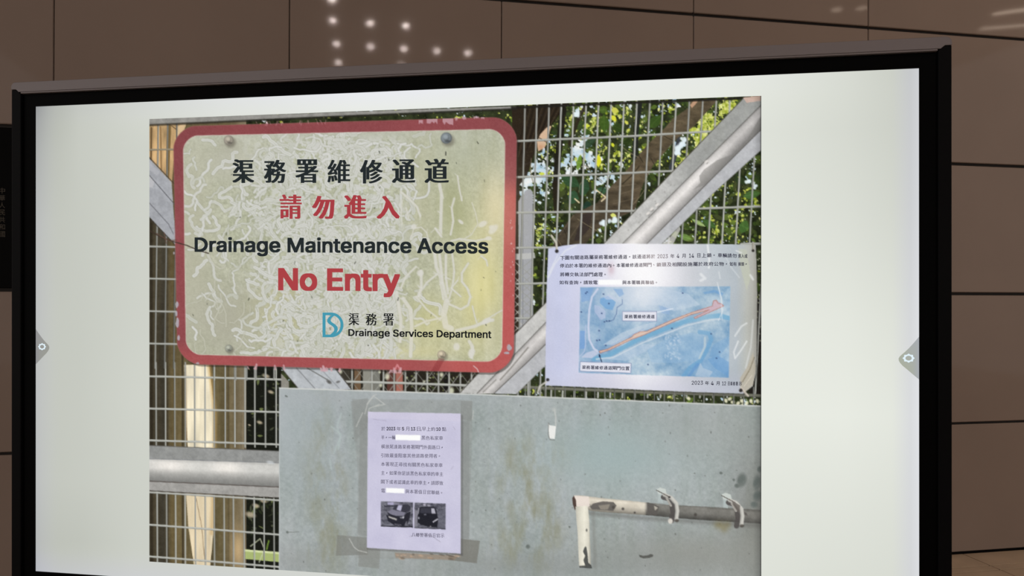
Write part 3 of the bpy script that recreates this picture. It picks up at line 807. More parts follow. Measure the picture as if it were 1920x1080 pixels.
line([(866, 780), (866, 1040)], 4, C(92, 92, 92), .5, soft=3); line([(690, 1029), (866, 1039)], 4, C(92, 90, 88), .5, soft=3)
poly([(690, 772), (864, 775.5), (864, 1038), (688, 1027)], pc, 1.0)
poly([(690, 772), (864, 775.5), (864, 790), (690, 784)], C(214, 208, 226), .4); line([(768, 1006), (785, 1002), (808, 1004), (826, 1016)], 1.2, C(150, 146, 160), .6)
for p in ([(700, 786), (724, 789)], [(850, 800), (854, 806)], [(846, 880), (850, 874)]): line(p, 1.2, C(170, 164, 184), .6)
poly([(742, 815), (788.3, 816), (788, 826), (742, 825)], C(253, 253, 252)); poly([(724, 914.7), (758.3, 916), (758, 925), (724, 923.5)], C(253, 253, 252))
# the two printed car pictures
def quadmap(q):
    q = np.asarray(q, float)
    def f(u, v):
        return tuple((q[0] * (1 - u) + q[1] * u) * (1 - v) + (q[3] * (1 - u) + q[2] * u) * v)
    return f
gn = (fbm(5, 4, 61, 3, .7)[..., None] - .5)
for idx, qd in enumerate([[(714.5, 940), (774.8, 941.7), (774.3, 989.2), (714.5, 987)], [(777.2, 942.2), (835.9, 944.4), (835.4, 992.5), (777, 990)]]):
    f = quadmap(qd)
    poly(qd, C(98, 98, 108)[None, None] + gn * 110, 1.0)
    def pp(pts, c, a=.95): poly([f(u, v) for u, v in pts], C(*c), a, aa=4)
    if idx == 0:
        pp([(.2, .03), (.4, .03), (.4, .13), (.2, .13)], (176, 172, 200)); pp([(.08, .17), (.8, .1), (.8, .16), (.12, .21)], (48, 48, 58)); pp([(.4, .05), (.8, .1), (.78, .13), (.4, .1)], (140, 138, 154))
        pp([(.36, .3), (.44, .13), (.84, .08), (.93, .2), (.9, .35), (.78, .42), (.6, .36)], (58, 58, 68)); pp([(.48, .31), (.54, .13), (.66, .13), (.62, .36)], (190, 188, 212))
        pp([(.2, .42), (.34, .31), (.6, .38), (.76, .42), (.7, .54), (.46, .55), (.3, .5)], (128, 126, 142)); pp([(.2, .42), (.3, .5), (.46, .56), (.7, .55), (.69, .6), (.44, .62), (.24, .54)], (42, 42, 50))
        pp([(.16, .55), (.24, .53), (.46, .62), (.7, .58), (.8, .42), (.92, .38), (.9, .62), (.82, .86), (.72, .95), (.42, .93), (.22, .78)], (40, 40, 48)); pp([(.23, .57), (.5, .67), (.48, .74), (.24, .64)], (178, 176, 172))
        pp([(.58, .6), (.72, .57), (.7, .66), (.6, .66)], (120, 120, 128)); pp([(.68, .58), (.73, .57), (.7, .65), (.67, .65)], (206, 206, 214)); pp([(.42, .87), (.64, .9), (.64, .93), (.42, .9)], (112, 110, 120)); pp([(.78, .78), (.82, .74), (.8, .9), (.74, .92)], (120, 118, 128))
        pp([(0, .97), (1, .95), (1, 1), (0, 1)], (30, 30, 36))
    else:
        pp([(.27, .05), (.36, .03), (.36, .12), (.28, .1)], (180, 176, 190)); pp([(.4, .05), (.5, .05), (.52, .14), (.42, .14)], (150, 148, 160))
        pp([(.0, .3), (.1, .3), (.12, .62), (.06, .95), (0, .95)], (134, 132, 142)); pp([(.12, .28), (.2, .16), (.62, .13), (.7, .25), (.74, .5), (.77, .62), (.73, .93), (.5, .93), (.2, .86), (.1, .76), (.1, .6)], (34, 34, 41))
        pp([(.2, .2), (.62, .18), (.66, .4), (.18, .4)], (62, 62, 72)); pp([(.54, .2), (.64, .2), (.68, .4), (.55, .4)], (186, 184, 196)); pp([(.12, .2), (.16, .2), (.14, .4), (.1, .5)], (150, 148, 158)); pp([(.58, .72), (.75, .58), (.76, .63), (.6, .76)], (196, 194, 204))
        pp([(.3, .44), (.38, .42), (.38, .48), (.31, .48)], (108, 108, 118)); pp([(.12, .56), (.17, .56), (.16, .64), (.12, .64)], (150, 150, 160)); pp([(.5, .89), (.54, .88), (.54, .93), (.5, .93)], (160, 158, 160))
        pp([(.77, .3), (.99, .2), (.99, .98), (.74, .95)], (104, 104, 116), .6); pp([(0, .98), (1, .97), (1, 1), (0, 1)], (40, 40, 46))

# ---- sign board
def rounded(p, r, n=10):
    p = [np.array(a, float) for a in p]; out = []
    for k in range(4):
        a, b, c = p[k - 1], p[k], p[(k + 1) % 4]
        rr = r[k] if isinstance(r, (list, tuple)) else r
        u = (a - b) / np.linalg.norm(a - b); v = (c - b) / np.linalg.norm(c - b)
        s, e = b + u * rr, b + v * rr
        for j in range(n + 1):
            t = j / n
            w = 0.62
            # rational quadratic (close to a circular arc)
            B = ((1 - t) ** 2 * s + 2 * w * t * (1 - t) * b + t * t * e) / ((1 - t) ** 2 + 2 * w * t * (1 - t) + t * t)
            out.append(tuple(B))
    return out
OUT = rounded([(325, 237.5), (969.5, 219), (963, 700), (333, 682)], [42, 46, 46, 42])
INN = rounded([(343.5, 255), (947.3, 242), (941, 678.5), (349, 664.5)], [28, 30, 30, 28])
# outline bows slightly: left edge straight to y 560
OUTP = [(x - (3 if (300 < y < 640 and x < 400) else 0), y) for x, y in OUT]
poly([(x + 3, y + 4) for x, y in OUTP], C(40, 36, 32), .45)
redn = fbm(60, 60, 71, 4)[..., None]
red = C(142, 75, 78)[None, None] + (redn - .5) * C(16, 10, 10) + (sf - .5) * 10
m = np.clip((YY - 330) / 40, 0, 1)[..., None] * np.clip((XX - 800) / 60, 0, 1)[..., None]
red = red + m * C(42, 17, 12)
m = np.clip((YY - 640) / 30, 0, 1)[..., None]; red = red + m * C(22, 8, 6) * np.clip((860 - XX) / 60, 0, 1)[..., None]
m = np.clip((430 - XX) / 100, 0, 1)[..., None] * np.clip((420 - YY) / 100, 0, 1)[..., None]; red = red - m * C(6, 2, 2)
poly(OUTP, red, 1.0)
line(OUTP + [OUTP[0]], 1.4, C(150, 96, 92), .6)
# worn patches on the red border
def worn(pts, c=(190, 160, 164), a=.85): poly(pts, C(*c), a)
for (x, y, w, h) in [(789, 230, 8, 10), (810, 229, 20, 12), (840, 229, 20, 13), (856, 224, 4, 8), (870, 222, 8, 6), (893, 221, 10, 5), (905, 222, 6, 4)]:
    pts = [(x - w / 2, y - h / 2)] + [(x - w / 2 + w * k / 6., y + h * R.uniform(-.1, .5)) for k in range(7)] + [(x + w / 2, y - h / 2)]
    worn(pts, (198, 158, 166), .8)
for (x, y, w, h) in [(333, 605, 8, 20), (332, 572, 6, 14), (335, 633, 6, 12), (331, 588, 5, 12), (371, 681, 8, 4), (955, 652, 10, 14), (950, 662, 12, 6), (327, 440, 3, 8), (326, 475, 3, 6)]:
    pts = [(x + w / 2 * math.cos(a) * R.uniform(.6, 1.1), y + h / 2 * math.sin(a) * R.uniform(.6, 1.1)) for a in [k * .7 for k in range(9)]]
    worn(pts, (176, 172, 180), .9)
for k in range(26):
    x = R.choice([R.uniform(458, 580), R.uniform(600, 640), R.uniform(730, 756)]); y = 684.5 + (x - 365) * .0265
    line([(x, y + 4), (x + R.uniform(-3, 3), y + R.uniform(-5, 1))], R.uniform(1.5, 4), C(204, 164, 170), .8)
for k in range(18):
    x = R.uniform(470, 620); y = 231 - (x - 390) * .0266
    line([(x, y), (x + R.uniform(-3, 3), y + R.uniform(3, 9))], 1.2, C(206, 150, 156), .5)
line([(888, 686), (895, 692), (897, 697)], 2, C(214, 184, 184), .85); line([(750, 692), (745, 684), (741, 692)], 3, C(222, 150, 156), .7)
for k in range(14): blob(R.uniform(957, 964), R.uniform(400, 560), 1, 1.6, C(214, 170, 172), .8, 0, .6)
# face
fn = fbm(46, 46, 72, 5, .62)[..., None]; fg = fbm(4, 4, 73, 3, .8)[..., None]
face = C(181, 183, 160)[None, None] + (fn - .5) * C(34, 32, 40) + (fg - .5) * C(58, 58, 58)
def ft(x, y, rx, ry, col, a):
    m = np.exp(-(((XX - x) / rx) ** 2 + ((YY - y) / ry) ** 2))[..., None] * a
    face[:] = face * (1 - m) + m * C(*col)
ft(430, 300, 60, 50, (186, 185, 170), .8); ft(360, 460, 40, 200, (184, 182, 162), .75); ft(430, 600, 80, 80, (174, 172, 155), .85); ft(640, 250, 300, 16, (190, 191, 180), .6)
ft(880, 290, 90, 50, (180, 183, 162), .7); ft(903, 540, 50, 120, (217, 210, 152), .95); ft(930, 390, 26, 60, (218, 208, 172), .8); ft(850, 400, 40, 70, (168, 170, 128), .7)
ft(800, 600, 40, 60, (196, 194, 146), .7); ft(930, 620, 30, 40, (192, 190, 160), .6); ft(530, 590, 50, 60, (188, 182, 134), .55); ft(790, 380, 30, 120, (192, 190, 160), .5); ft(760, 660, 90, 14, (210, 204, 156), .6)
face += ((fbm(10, 90, 75, 3)[..., None] - .5) * C(16, 16, 22)) * np.clip((XX - 740) / 60, 0, 1)[..., None]
poly(INN, face, 1.0)
# pale grazing trails
keep = CV.copy()
def trail(x, y, n, w, a0, turn, col, alpha):
    pts = [(x, y)]; a = a0
    for k in range(n):
        a += R.gauss(0, turn)
        if R.random() < .06: a += R.choice([-1, 1]) * R.uniform(.8, 1.8)
        x += math.cos(a) * 4.6; y += math.sin(a) * 4.6
        pts.append((x, y))
    line(pts, w + 2.2, C(146, 149, 124), alpha * .38, soft=1.2)
    line(pts, w, col, alpha, soft=1.2)
    if w > 5: line(pts, w * .22, C(178, 180, 162), alpha * .6, soft=1.2)
def dens(x, y):
    d = 1.0
    if x < 352 or x > 790: return 0
    if x > 740: d *= .35
    if x < 480: d *= .42 if y < 470 else .20
    if y > 560 and x < 520: d *= .5
    if y < 275: d *= .6
    if 400 < x < 470 and 245 < y < 340: d *= .15
    return d
pf = np.clip((zs(fbm(11, 11, 95, 4, .62)) + .35) / .5, 0, 1)
dm = np.clip((XX - 440) / 90, 0, 1) * np.clip((775 - XX) / 40, 0, 1) * np.clip((YY - 250) / 20, 0, 1)
dm = np.where((YY > 560), dm * np.clip((XX - 490) / 60, 0, 1), dm)
pm_ = (pf * dm * .85)[..., None]
CV[:] = CV * (1 - pm_) + pm_ * C(209, 209, 205)
cnt = 0
while cnt < 560:
    x, y = R.uniform(350, 790), R.uniform(250, 668)
    if R.random() > dens(x, y): continue
    cnt += 1
    trail(x, y, R.randrange(5, 18), R.uniform(2.4, 6.8), R.uniform(0, 6.3), .5, C(214, 214, 210) if R.random() < .8 else C(202, 203, 194), R.uniform(.72, .97))
for k in range(160):    # short leftover flecks of algae among the trails
    x, y = R.uniform(480, 740), R.uniform(262, 660); a = R.uniform(0, 3.1); L = R.uniform(3, 9)
    line([(x, y), (x + math.cos(a) * L, y + math.sin(a) * L)], R.uniform(1, 2.4), C(158, 161, 138), .8, soft=1.2)
for k in range(14):
    x, y = R.uniform(360, 470), R.uniform(480, 650)
    trail(x, y, R.randrange(8, 18), R.uniform(1.8, 3.4), R.uniform(1, 2.2), .35, C(202, 200, 186), .6)
PT = C(216, 214, 206)
for pts, w in [([(824, 346), (828, 365), (827, 400), (826, 440)], 8), ([(816, 428), (828, 444)], 5), ([(852, 372), (847, 390), (850, 415), (845, 440)], 5), ([(858, 330), (861, 352), (866, 376)], 4), ([(752, 360), (768, 374), (782, 388), (788, 405)], 5.5),
               ([(754, 376), (752, 400), (754, 420)], 3.5), ([(762, 390), (766, 410)], 3.5), ([(770, 450), (776, 428), (790, 426), (800, 436), (806, 460)], 3), ([(885, 380), (892, 400), (896, 420), (884, 440), (870, 448)], 2.4), ([(846, 452), (862, 448), (890, 452), (912, 448)], 5),
               ([(815, 474), (818, 500), (826, 520), (832, 560)], 8), ([(836, 478), (836, 520), (840, 550)], 6), ([(824, 478), (830, 530), (840, 570)], 7), ([(848, 476), (852, 510), (848, 540), (842, 560)], 5), ([(838, 565), (832, 590), (836, 612), (846, 616)], 14), ([(842, 570), (864, 580), (878, 572), (882, 556), (876, 540), (866, 528), (866, 512), (878, 494)], 5.5),
               ([(820, 514), (800, 530), (788, 548), (786, 560)], 5), ([(790, 508), (790, 540), (784, 556)], 7), ([(780, 556), (800, 580), (826, 600)], 4.5), ([(828, 596), (800, 602), (778, 612)], 5), ([(886, 574), (890, 592), (894, 606)], 3.5), ([(856, 620), (890, 612), (912, 602), (924, 600)], 8), ([(905, 604), (930, 588), (945, 580)], 3), ([(902, 480), (912, 488), (914, 498)], 4),
               ([(756, 560), (770, 580), (772, 612), (770, 668)], 9), ([(744, 548), (752, 600), (750, 640)], 8), ([(858, 526), (846, 540), (864, 556)], 4), ([(880, 640), (886, 650), (884, 670)], 8), ([(780, 500), (760, 520), (752, 540)], 5)]:
    line(pts, w * .8 + 1.4, C(158, 160, 116), .3, soft=1.6); line(pts, w * .8, PT, .86, soft=1.8)
    for j in range(3):
        k2 = R.randrange(len(pts)); line([pts[k2], (pts[k2][0] + R.uniform(-9, 9), pts[k2][1] + R.uniform(-9, 9))], w * .35, PT, .6, soft=1.4)
for (x, y, rx, ry, an) in [(864, 416, 6, 3, .7), (905, 420, 9, 5, -.5), (925, 430, 11, 6, -.8), (916, 447, 6, 4, 0), (856, 650, 6, 7, 0), (884, 662, 6, 9, .2), (912, 602, 10, 5, -.5), (776, 425, 5, 5, 0), (788, 512, 6, 6, 0), (922, 426, 5, 4, 0)]:
    blob(x, y, rx, ry, PT, .9, an, .5)
for k in range(46):
    x, y = R.uniform(360, 935), R.uniform(260, 665)
    line([(x, y), (x + R.uniform(-2, 2), y + R.uniform(1, 5))], R.uniform(1, 1.8), C(56, 58, 46), R.uniform(.5, .9))
# keep the trails inside the face
sl, mk = pmask(INN, 3)
tmp = CV[sl].copy(); CV[:] = keep; CV[sl] = CV[sl] * (1 - mk[..., None]) + tmp * mk[..., None]
line(INN + [INN[0]], 1.2, C(224, 214, 204), .55)
# light patches crossing the right part of the board
glow(930, 400, 50, 100, C(238, 226, 176), .22); glow(820, 620, 60, 50, C(236, 222, 156), .2)
# bolts
def bolt(x, y, r, c):
    blob(x + r * .35, y + r * .45, r * 1.1, r * 1.05, C(96, 90, 80), .5, 0, .6)
    blob(x, y, r, r, C(*c) * .72, 1, 0, .2)
    blob(x - r * .08, y - r * .06, r * .86, r * .86, C(*c) * .95, 1, 0, .3)
    poly([(x + r * .62 * math.cos(a), y - r * .08 + r * .62 * math.sin(a)) for a in [k * math.pi / 3 + .3 for k in range(6)]], C(*c) * .80, .9)
    blob(x - r * .15, y - r * .25, r * .45, r * .4, C(*c) * 1.15, .9, 0, .7)
    blob(x + r * .2, y + r * .55, r * .5, r * .2, C(*c) * .5, .7, 0, .7)
glow(432, 272, 18, 14, C(160, 156, 140), .4)
bolt(429, 263, 9, (172, 164, 150)); bolt(837, 259, 10.5, (134, 142, 146)); bolt(429, 653, 6.8, (168, 170, 156)); bolt(828, 665, 8, (196, 184, 160))
poly([(822, 672), (834, 673), (822, 696), (808, 696)], C(120, 40, 44), .35)
line([(836, 285), (836, 291)], 2, C(50, 50, 44), .9)
# rusty wire at the left edge
line([(280, 432), (300, 444), (325, 453), (350, 460), (374, 470), (391, 475)], 2, C(66, 54, 46), .92); line([(294, 438), (318, 452), (330, 450)], 2, C(96, 74, 62), .8); line([(308, 436), (312, 456)], 1.6, C(110, 84, 72), .8)

# ---- hung notice with the map
NT = [(1028, 466), (1060, 460), (1084, 457.5), (1170, 457), (1246, 457.5), (1340, 457.5), (1417, 459), (1420, 552), (1419, 640), (1417, 700), (1411, 724), (1393, 738), (1300, 735), (1215, 731.5), (1100, 726), (1022.5, 722.5), (1023, 640), (1025.6, 522)]
poly([(x + 2, y + 3) for x, y in NT], C(40, 40, 36), .4)
pxs = [1022, 1050, 1120, 1165, 1200, 1250, 1300, 1340, 1380, 1400, 1420]
pcs = np.array([(202, 205, 228), (201, 205, 230), (214, 214, 231), (234, 232, 240), (246, 245, 248), (228, 227, 234), (202, 205, 211), (190, 197, 203), (180, 188, 194), (186, 188, 182), (170, 168, 160)], float)
pap = np.stack([np.interp(XX, pxs, pcs[:, k]) for k in range(3)], -1) + (fbm(50, 60, 81, 4)[..., None] - .5) * 16
low = np.clip((YY - 690) / 40, 0, 1)[..., None]
pap = pap * (1 - low * .5) + low * .5 * C(196, 197, 214)
poly(NT, pap, 1.0)
glow(1208, 510, 60, 44, C(252, 251, 252), .85); glow(1146, 505, 7, 12, C(200, 170, 180), .55)
poly([(1385, 466), (1400, 468), (1408, 520), (1400, 545), (1388, 500)], C(196, 200, 180), .6)
MP = [(1088, 538.5), (1200, 537.5), (1369.4, 537), (1368, 620), (1366.3, 708), (1225, 704), (1085, 699)]
mn = fbm(28, 28, 82, 5, .6)[..., None]; mf = fbm(6, 6, 83, 3, .7)[..., None]
mapc = C(150, 180, 204)[None, None] + (mn - .5) * C(130, 92, 54) + (mf - .5) * C(40, 30, 18)
tr = np.exp(-(((XX - 1205) / 70) ** 2 + ((YY - 545) / 48) ** 2))[..., None]
mapc = mapc * (1 - .72 * tr) + .72 * tr * C(224, 227, 236)
bl = np.clip((1170 - XX) / 90, 0, 1)[..., None]; mapc = mapc * (1 - .35 * bl) + .35 * bl * C(158, 184, 218)
rb = np.exp(-(((XX - 1340) / 50) ** 2 + ((YY - 690) / 40) ** 2))[..., None]; mapc = mapc * (1 - .5 * rb) + .5 * rb * C(128, 172, 214)
poly(MP, mapc, .97)
map_keep = CV.copy()
def mp(p): return [(1080 + x / 6., 530 + y / 6.) for x, y in p]
for pts, c, a in [([(50, 60), (200, 60), (150, 200), (60, 220)], (128, 166, 214), .6), ([(270, 180), (360, 150), (450, 220), (410, 310), (330, 290), (270, 230)], (114, 164, 212), .75), ([(420, 70), (520, 70), (540, 130), (490, 160)], (124, 166, 214), .6),
                  ([(205, 250), (260, 260), (330, 320), (330, 400), (280, 420), (210, 330)], (192, 200, 226), .6), ([(310, 160), (370, 130), (440, 170), (500, 220), (440, 190), (340, 190)], (196, 206, 228), .6), ([(45, 540), (100, 540), (95, 740), (40, 750)], (118, 160, 214), .7),
                  ([(930, 260), (1060, 280), (1050, 360), (960, 340)], (142, 174, 216), .5), ([(1430, 110), (1560, 80), (1660, 120), (1640, 150), (1560, 110), (1450, 130)], (106, 156, 206), .6),
                  ([(800, 760), (1000, 640), (1300, 560), (1460, 600), (1480, 700), (1380, 860), (1150, 900), (850, 900)], (146, 182, 214), .45), ([(1480, 860), (1600, 820), (1730, 900), (1720, 1060), (1560, 960)], (110, 158, 206), .5), ([(1540, 700), (1720, 600), (1720, 700), (1600, 840), (1500, 830)], (116, 162, 204), .45)]:
    poly(mp(pts), C(*c), a)
poly(mp([(300, 700), (520, 560), (760, 470), (900, 440), (880, 500), (640, 590), (420, 700)]), C(214, 222, 232), .5)
poly(mp([(700, 90), (1000, 70), (1250, 120), (1400, 250), (1100, 320), (940, 250), (760, 250)]), C(204, 216, 230), .45)
poly(mp([(330, 860), (760, 690), (900, 700), (700, 820), (560, 880)]), C(192, 208, 226), .5)
line(mp([(200, 860), (360, 820), (700, 640), (1000, 520), (1250, 430), (1450, 390), (1600, 370), (1730, 400)]), 8.5, C(118, 172, 206), .88, soft=1.8)
line(mp([(230, 860), (420, 840), (740, 680), (1020, 570), (1250, 480), (1500, 420), (1620, 410)]), 3, C(206, 216, 226), .8, soft=1.2)
line(mp([(1390, 555), (1500, 570), (1520, 640), (1470, 760), (1400, 880), (1280, 960), (1210, 1050)]), 8, C(112, 164, 204), .8, soft=2)
line(mp([(1370, 920), (1320, 980), (1270, 1050)]), 6, C(104, 152, 202), .75, soft=2)
line(mp([(1450, 620), (1450, 720), (1390, 850)]), 4, C(206, 214, 214), .6, soft=2); poly(mp([(1400, 900), (1430, 960), (1540, 1000), (1500, 1060), (1340, 1050)]), C(190, 205, 220), .6)
line(mp([(245, 70), (180, 160), (150, 300), (140, 500), (150, 640), (200, 740), (240, 770)]), 3.6, C(206, 212, 232), .9, soft=1.2)
line(mp([(110, 480), (105, 600), (110, 700), (90, 780), (40, 830)]), 2, C(186, 198, 226), .8); line(mp([(520, 190), (520, 240), (460, 280), (455, 350), (420, 420), (360, 440)]), 1.4, C(86, 112, 156), .8)
line(mp([(210, 330), (260, 400), (280, 450), (250, 540), (280, 600), (220, 680), (250, 740), (330, 740), (480, 660), (680, 560), (760, 520)]), 1.2, C(150, 172, 206), .8)
poly(mp([(110, 790), (240, 750), (260, 790), (180, 850), (60, 840)]), C(200, 206, 226), .8)
line(mp([(880, 340), (1090, 292)]), 2, C(232, 238, 246), .8); line(mp([(1600, 40), (1640, 180), (1650, 320), (1600, 430)]), 1.6, C(222, 230, 236), .7)
for k in range(60):
    x, y = R.uniform(1000, 1180), R.uniform(570, 860)
    blob(1080 + x / 6, 530 + y / 6, R.uniform(1, 3), R.uniform(.8, 2), C(196, 212, 228), .5, R.uniform(0, 3), .8)
for (x, y) in [(310, 128), (370, 235), (290, 345), (320, 440), (345, 432), (375, 430), (235, 650), (265, 645), (260, 540), (110, 120), (125, 105), (335, 705), (60, 330), (1200, 118), (1520, 575), (1580, 850), (1615, 780), (810, 920), (1080, 515)]:
    blob(1080 + x / 6, 530 + y / 6, 1.6, 1.4, C(58, 78, 122), .85, 0, .8)
# the marked lane
LANE = mp([(262, 770), (360, 745), (630, 610), (650, 585), (720, 553), (800, 545), (1090, 415), (1290, 340), (1535, 262), (1545, 205), (1580, 197), (1595, 232), (1640, 240), (1662, 262), (1640, 272), (1340, 405), (1328, 392), (1500, 305), (1290, 360), (1090, 442), (760, 590), (620, 640), (380, 755), (268, 792)])
glow(1206, 556, 34, 40, C(236, 238, 242), .5); glow(1320, 590, 30, 40, C(206, 216, 218), .3)
sl, mk = pmask(MP, 3)
tmp = CV[sl].copy(); CV[:] = map_keep; CV[sl] = CV[sl] * (1 - mk[..., None]) + tmp * mk[..., None]
poly(LANE, C(222, 196, 180), .95); poly(mp([(1300, 335), (1535, 262), (1545, 205), (1580, 197), (1640, 240), (1662, 262), (1340, 405), (1328, 392), (1490, 305)]), C(200, 176, 192), .8)
line(LANE + [LANE[0]], 1.2, C(178, 118, 104), .85, soft=1)
line(mp([(290, 895), (262, 810)]), 1.6, C(40, 52, 84), .95); poly(mp([(255, 835), (262, 805), (280, 828)]), C(40, 52, 84), .95)
for bx in ([(1167, 584), (1231.5, 584), (1231.3, 602.5), (1167, 601.5)], [(1088, 678.3), (1183.3, 681.2), (1182.8, 699.5), (1087.5, 695.8)]):
    poly(bx, C(228, 228, 238), .96); line(bx + [bx[0]], 1.1, C(120, 132, 168), .8)
poly([(1122, 524.6), (1165.8, 524.6), (1165.7, 534), (1122, 534)], C(253, 253, 253))
# plastic glare on the notice
for pts, w, a in [([(1327, 460), (1330, 490), (1329, 502)], 3.5, .75), ([(1345, 530), (1352, 560), (1354, 600)], 1.6, .6), ([(1028, 520), (1040, 495), (1060, 470), (1080, 460)], 3, .5), ([(1030, 510), (1046, 478)], 2, .5), ([(1384, 640), (1376, 660), (1378, 672), (1390, 656), (1400, 640)], 2.6, .7), ([(1378, 630), (1390, 612), (1400, 606)], 3, .6), ([(1348, 510), (1350, 522)], 2, .5),
                  ([(1314, 514), (1322, 522), (1314, 526)], 5, .6), ([(1398, 690), (1408, 650), (1412, 600)], 3, .4), ([(1360, 480), (1370, 500), (1386, 520)], 2, .35), ([(1380, 470), (1390, 474)], 2, .7), ([(1407, 516), (1412, 524)], 4, .6)]:
    line(pts, w, C(238, 240, 240), a, soft=2)
poly([(1388, 708), (1400, 690), (1412, 660), (1417, 690), (1412, 722), (1396, 736), (1388, 730)], C(186, 178, 160), .8)
for pts, w, c in [([(1392, 716), (1406, 692), (1414, 670)], 2, (150, 140, 120)), ([(1390, 728), (1402, 742)], 4.5, (204, 194, 182)), ([(1396, 724), (1410, 704)], 2, (220, 212, 196)), ([(1024, 716), (1012, 724), (1008, 736)], 3.6, (206, 202, 192)), ([(1034, 442), (1043, 456), (1044, 466)], 4.4, (206, 200, 186)), ([(1412, 455), (1412, 470)], 4, (170, 166, 152))]:
    line(pts, w, C(*c), .9, tube=.3)
for (x, y, r) in [(1044, 471, 3.4), (1412, 470, 2.6), (1027, 712, 3), (1389, 732, 3.4)]: blob(x, y, r, r, C(38, 34, 32), .9, 0, .6)

# slight grain over the picture, dim rim at the right end
CV += (RNG.random((CH, CW, 1)).astype(np.float32) - .5) * 7
dim = np.clip((XX - 1412) / 16, 0, 1)[..., None]
CV *= 1 - .22 * dim
line([(1427, 176), (1427, 1150)], 2, C(24, 22, 20), .8)
CV = np.clip(CV, 2, 254)

# ------------------------------------------------------------------ screen meshes
screen = dpart('screen', bevel_box(SW, 0.006, SH, center=(0, 0.0035, 0), name='screen'), M_BEZEL)

def set_colours(me, cols_lin):
    at = me.attributes.new('Col', 'FLOAT_COLOR', 'POINT')
    rgba = np.ones((len(cols_lin), 4), np.float32); rgba[:, :3] = cols_lin
    at.data.foreach_set('color', rgba.ravel())

def grid_mesh(name, px, nx, ny, cols, yoff):
    """px (ny*nx,2) photo pixels -> flat mesh on the screen plane"""
    p = to_screen(px)
    co = np.zeros((len(p), 3), np.float32)
    co[:, 0] = p[:, 0]; co[:, 1] = yoff; co[:, 2] = p[:, 1]
    co[:, 0] = np.clip(co[:, 0], -SW / 2, SW / 2); co[:, 2] = np.clip(co[:, 2], -SH / 2, SH / 2)
    idx = np.arange(nx * ny).reshape(ny, nx)
    q = np.stack([idx[:-1, :-1], idx[1:, :-1], idx[1:, 1:], idx[:-1, 1:]], -1).reshape(-1)
    me = bpy.data.meshes.new(name)
    me.vertices.add(len(co)); me.vertices.foreach_set('co', co.ravel())
    nf = len(q) // 4
    me.loops.add(len(q)); me.loops.foreach_set('vertex_index', q.astype(np.int32))
    me.polygons.add(nf); me.polygons.foreach_set('loop_start', np.arange(0, 4 * nf, 4, dtype=np.int32))
    me.update(calc_edges=True)
    set_colours(me, lin(cols))
    me.materials.append(M_SCREEN)
    return me

def screen_part(name, me, label=None):
    o = link(name, me, screen)
    if label: o['label'] = label
    return o

# white slide page with the backlight's uneven brightness
tlx, tly, trx, try_, brx, bry, blx, bly = 67.4, 199.8, 1723.0, 128.0, 1723.0, 1181.6, 67.2, 1071.2
gx = np.array([0, .006, .02, .06, .13, .25, .4, .6, .8, .86, .93, .975, .994, 1.0])
gy = np.array([0, .008, .03, .10, .25, .45, .62, .8, .93, 1.0])
base = {0: [150, 160, 178, 196, 208, 224, 234, 236, 232, 226, 216, 204, 198, 206],
        .03: [162, 168, 182, 199, 210, 224, 234, 236, 232, 226, 216, 206, 200, 208],
        .10: [172, 178, 188, 200, 206, 214, 222, 226, 226, 222, 214, 206, 202, 210],
        .25: [186, 190, 195, 199, 206, 214, 222, 226, 226, 225, 219, 212, 206, 214],
        .45: [190, 193, 197, 199, 206, 214, 222, 228, 232, 232, 229, 223, 214, 222],
        .62: [190, 193, 197, 199, 208, 214, 222, 228, 232, 233, 233, 229, 218, 226],
        .8: [188, 192, 196, 199, 205, 212, 220, 224, 227, 226, 224, 221, 214, 222],
        .93: [182, 186, 190, 192, 203, 208, 214, 220, 224, 222, 219, 217, 212, 220],
        1.0: [186, 190, 194, 198, 205, 208, 212, 216, 218, 216, 214, 212, 208, 216]}
kb = sorted(base)
NX, NY = 120, 70
uu = np.linspace(0, 1, NX); vv = np.linspace(0, 1, NY)
rowv = np.array([np.interp(uu, gx, base[k]) for k in kb])
lum = np.array([[np.interp(v, kb, rowv[:, i]) for i in range(NX)] for v in vv])
U, V = np.meshgrid(uu, vv)
left = np.stack([np.interp(V, [0, 1], [tlx, blx]), np.interp(V, [0, 1], [tly, bly])], -1)
right = np.stack([np.interp(V, [0, 1], [trx, brx]), np.interp(V, [0, 1], [try_, bry])], -1)
# grid laid out in metres on the screen, so colours follow the panel itself
pm = np.stack([(U - .5) * SW, (.5 - V) * SH], -1).reshape(-1, 2)
cool = np.clip((.05 - V) / .05, 0, 1) * np.clip(1 - abs(U - .45) / .5, 0, 1) + np.clip((U - .975) / .02, 0, 1) * .9 + np.clip((.03 - U) / .03, 0, 1) * .6 + np.clip((V - .95) / .05, 0, 1) * .7
warm = np.clip(1 - cool, 0, 1)
cols = np.stack([lum - 1.0 * warm - cool * 1.5, lum + 2.0 * warm, lum - 6.5 * warm + cool * 5], -1).reshape(-1, 3)
co = np.zeros((len(pm), 3), np.float32); co[:, 0] = pm[:, 0]; co[:, 2] = pm[:, 1]; co[:, 1] = 0.0
idx = np.arange(NX * NY).reshape(NY, NX)
q = np.stack([idx[:-1, :-1], idx[1:, :-1], idx[1:, 1:], idx[:-1, 1:]], -1).reshape(-1)
me = bpy.data.meshes.new('slide_page')
me.vertices.add(len(co)); me.vertices.foreach_set('co', co.ravel())
me.loops.add(len(q)); me.loops.foreach_set('vertex_index', q.astype(np.int32))
me.polygons.add(len(q) // 4); me.polygons.foreach_set('loop_start', np.arange(0, len(q), 4, dtype=np.int32))
me.update(calc_edges=True)
set_colours(me, lin(np.clip(cols, 0, 255)))
me.materials.append(M_SCREEN)
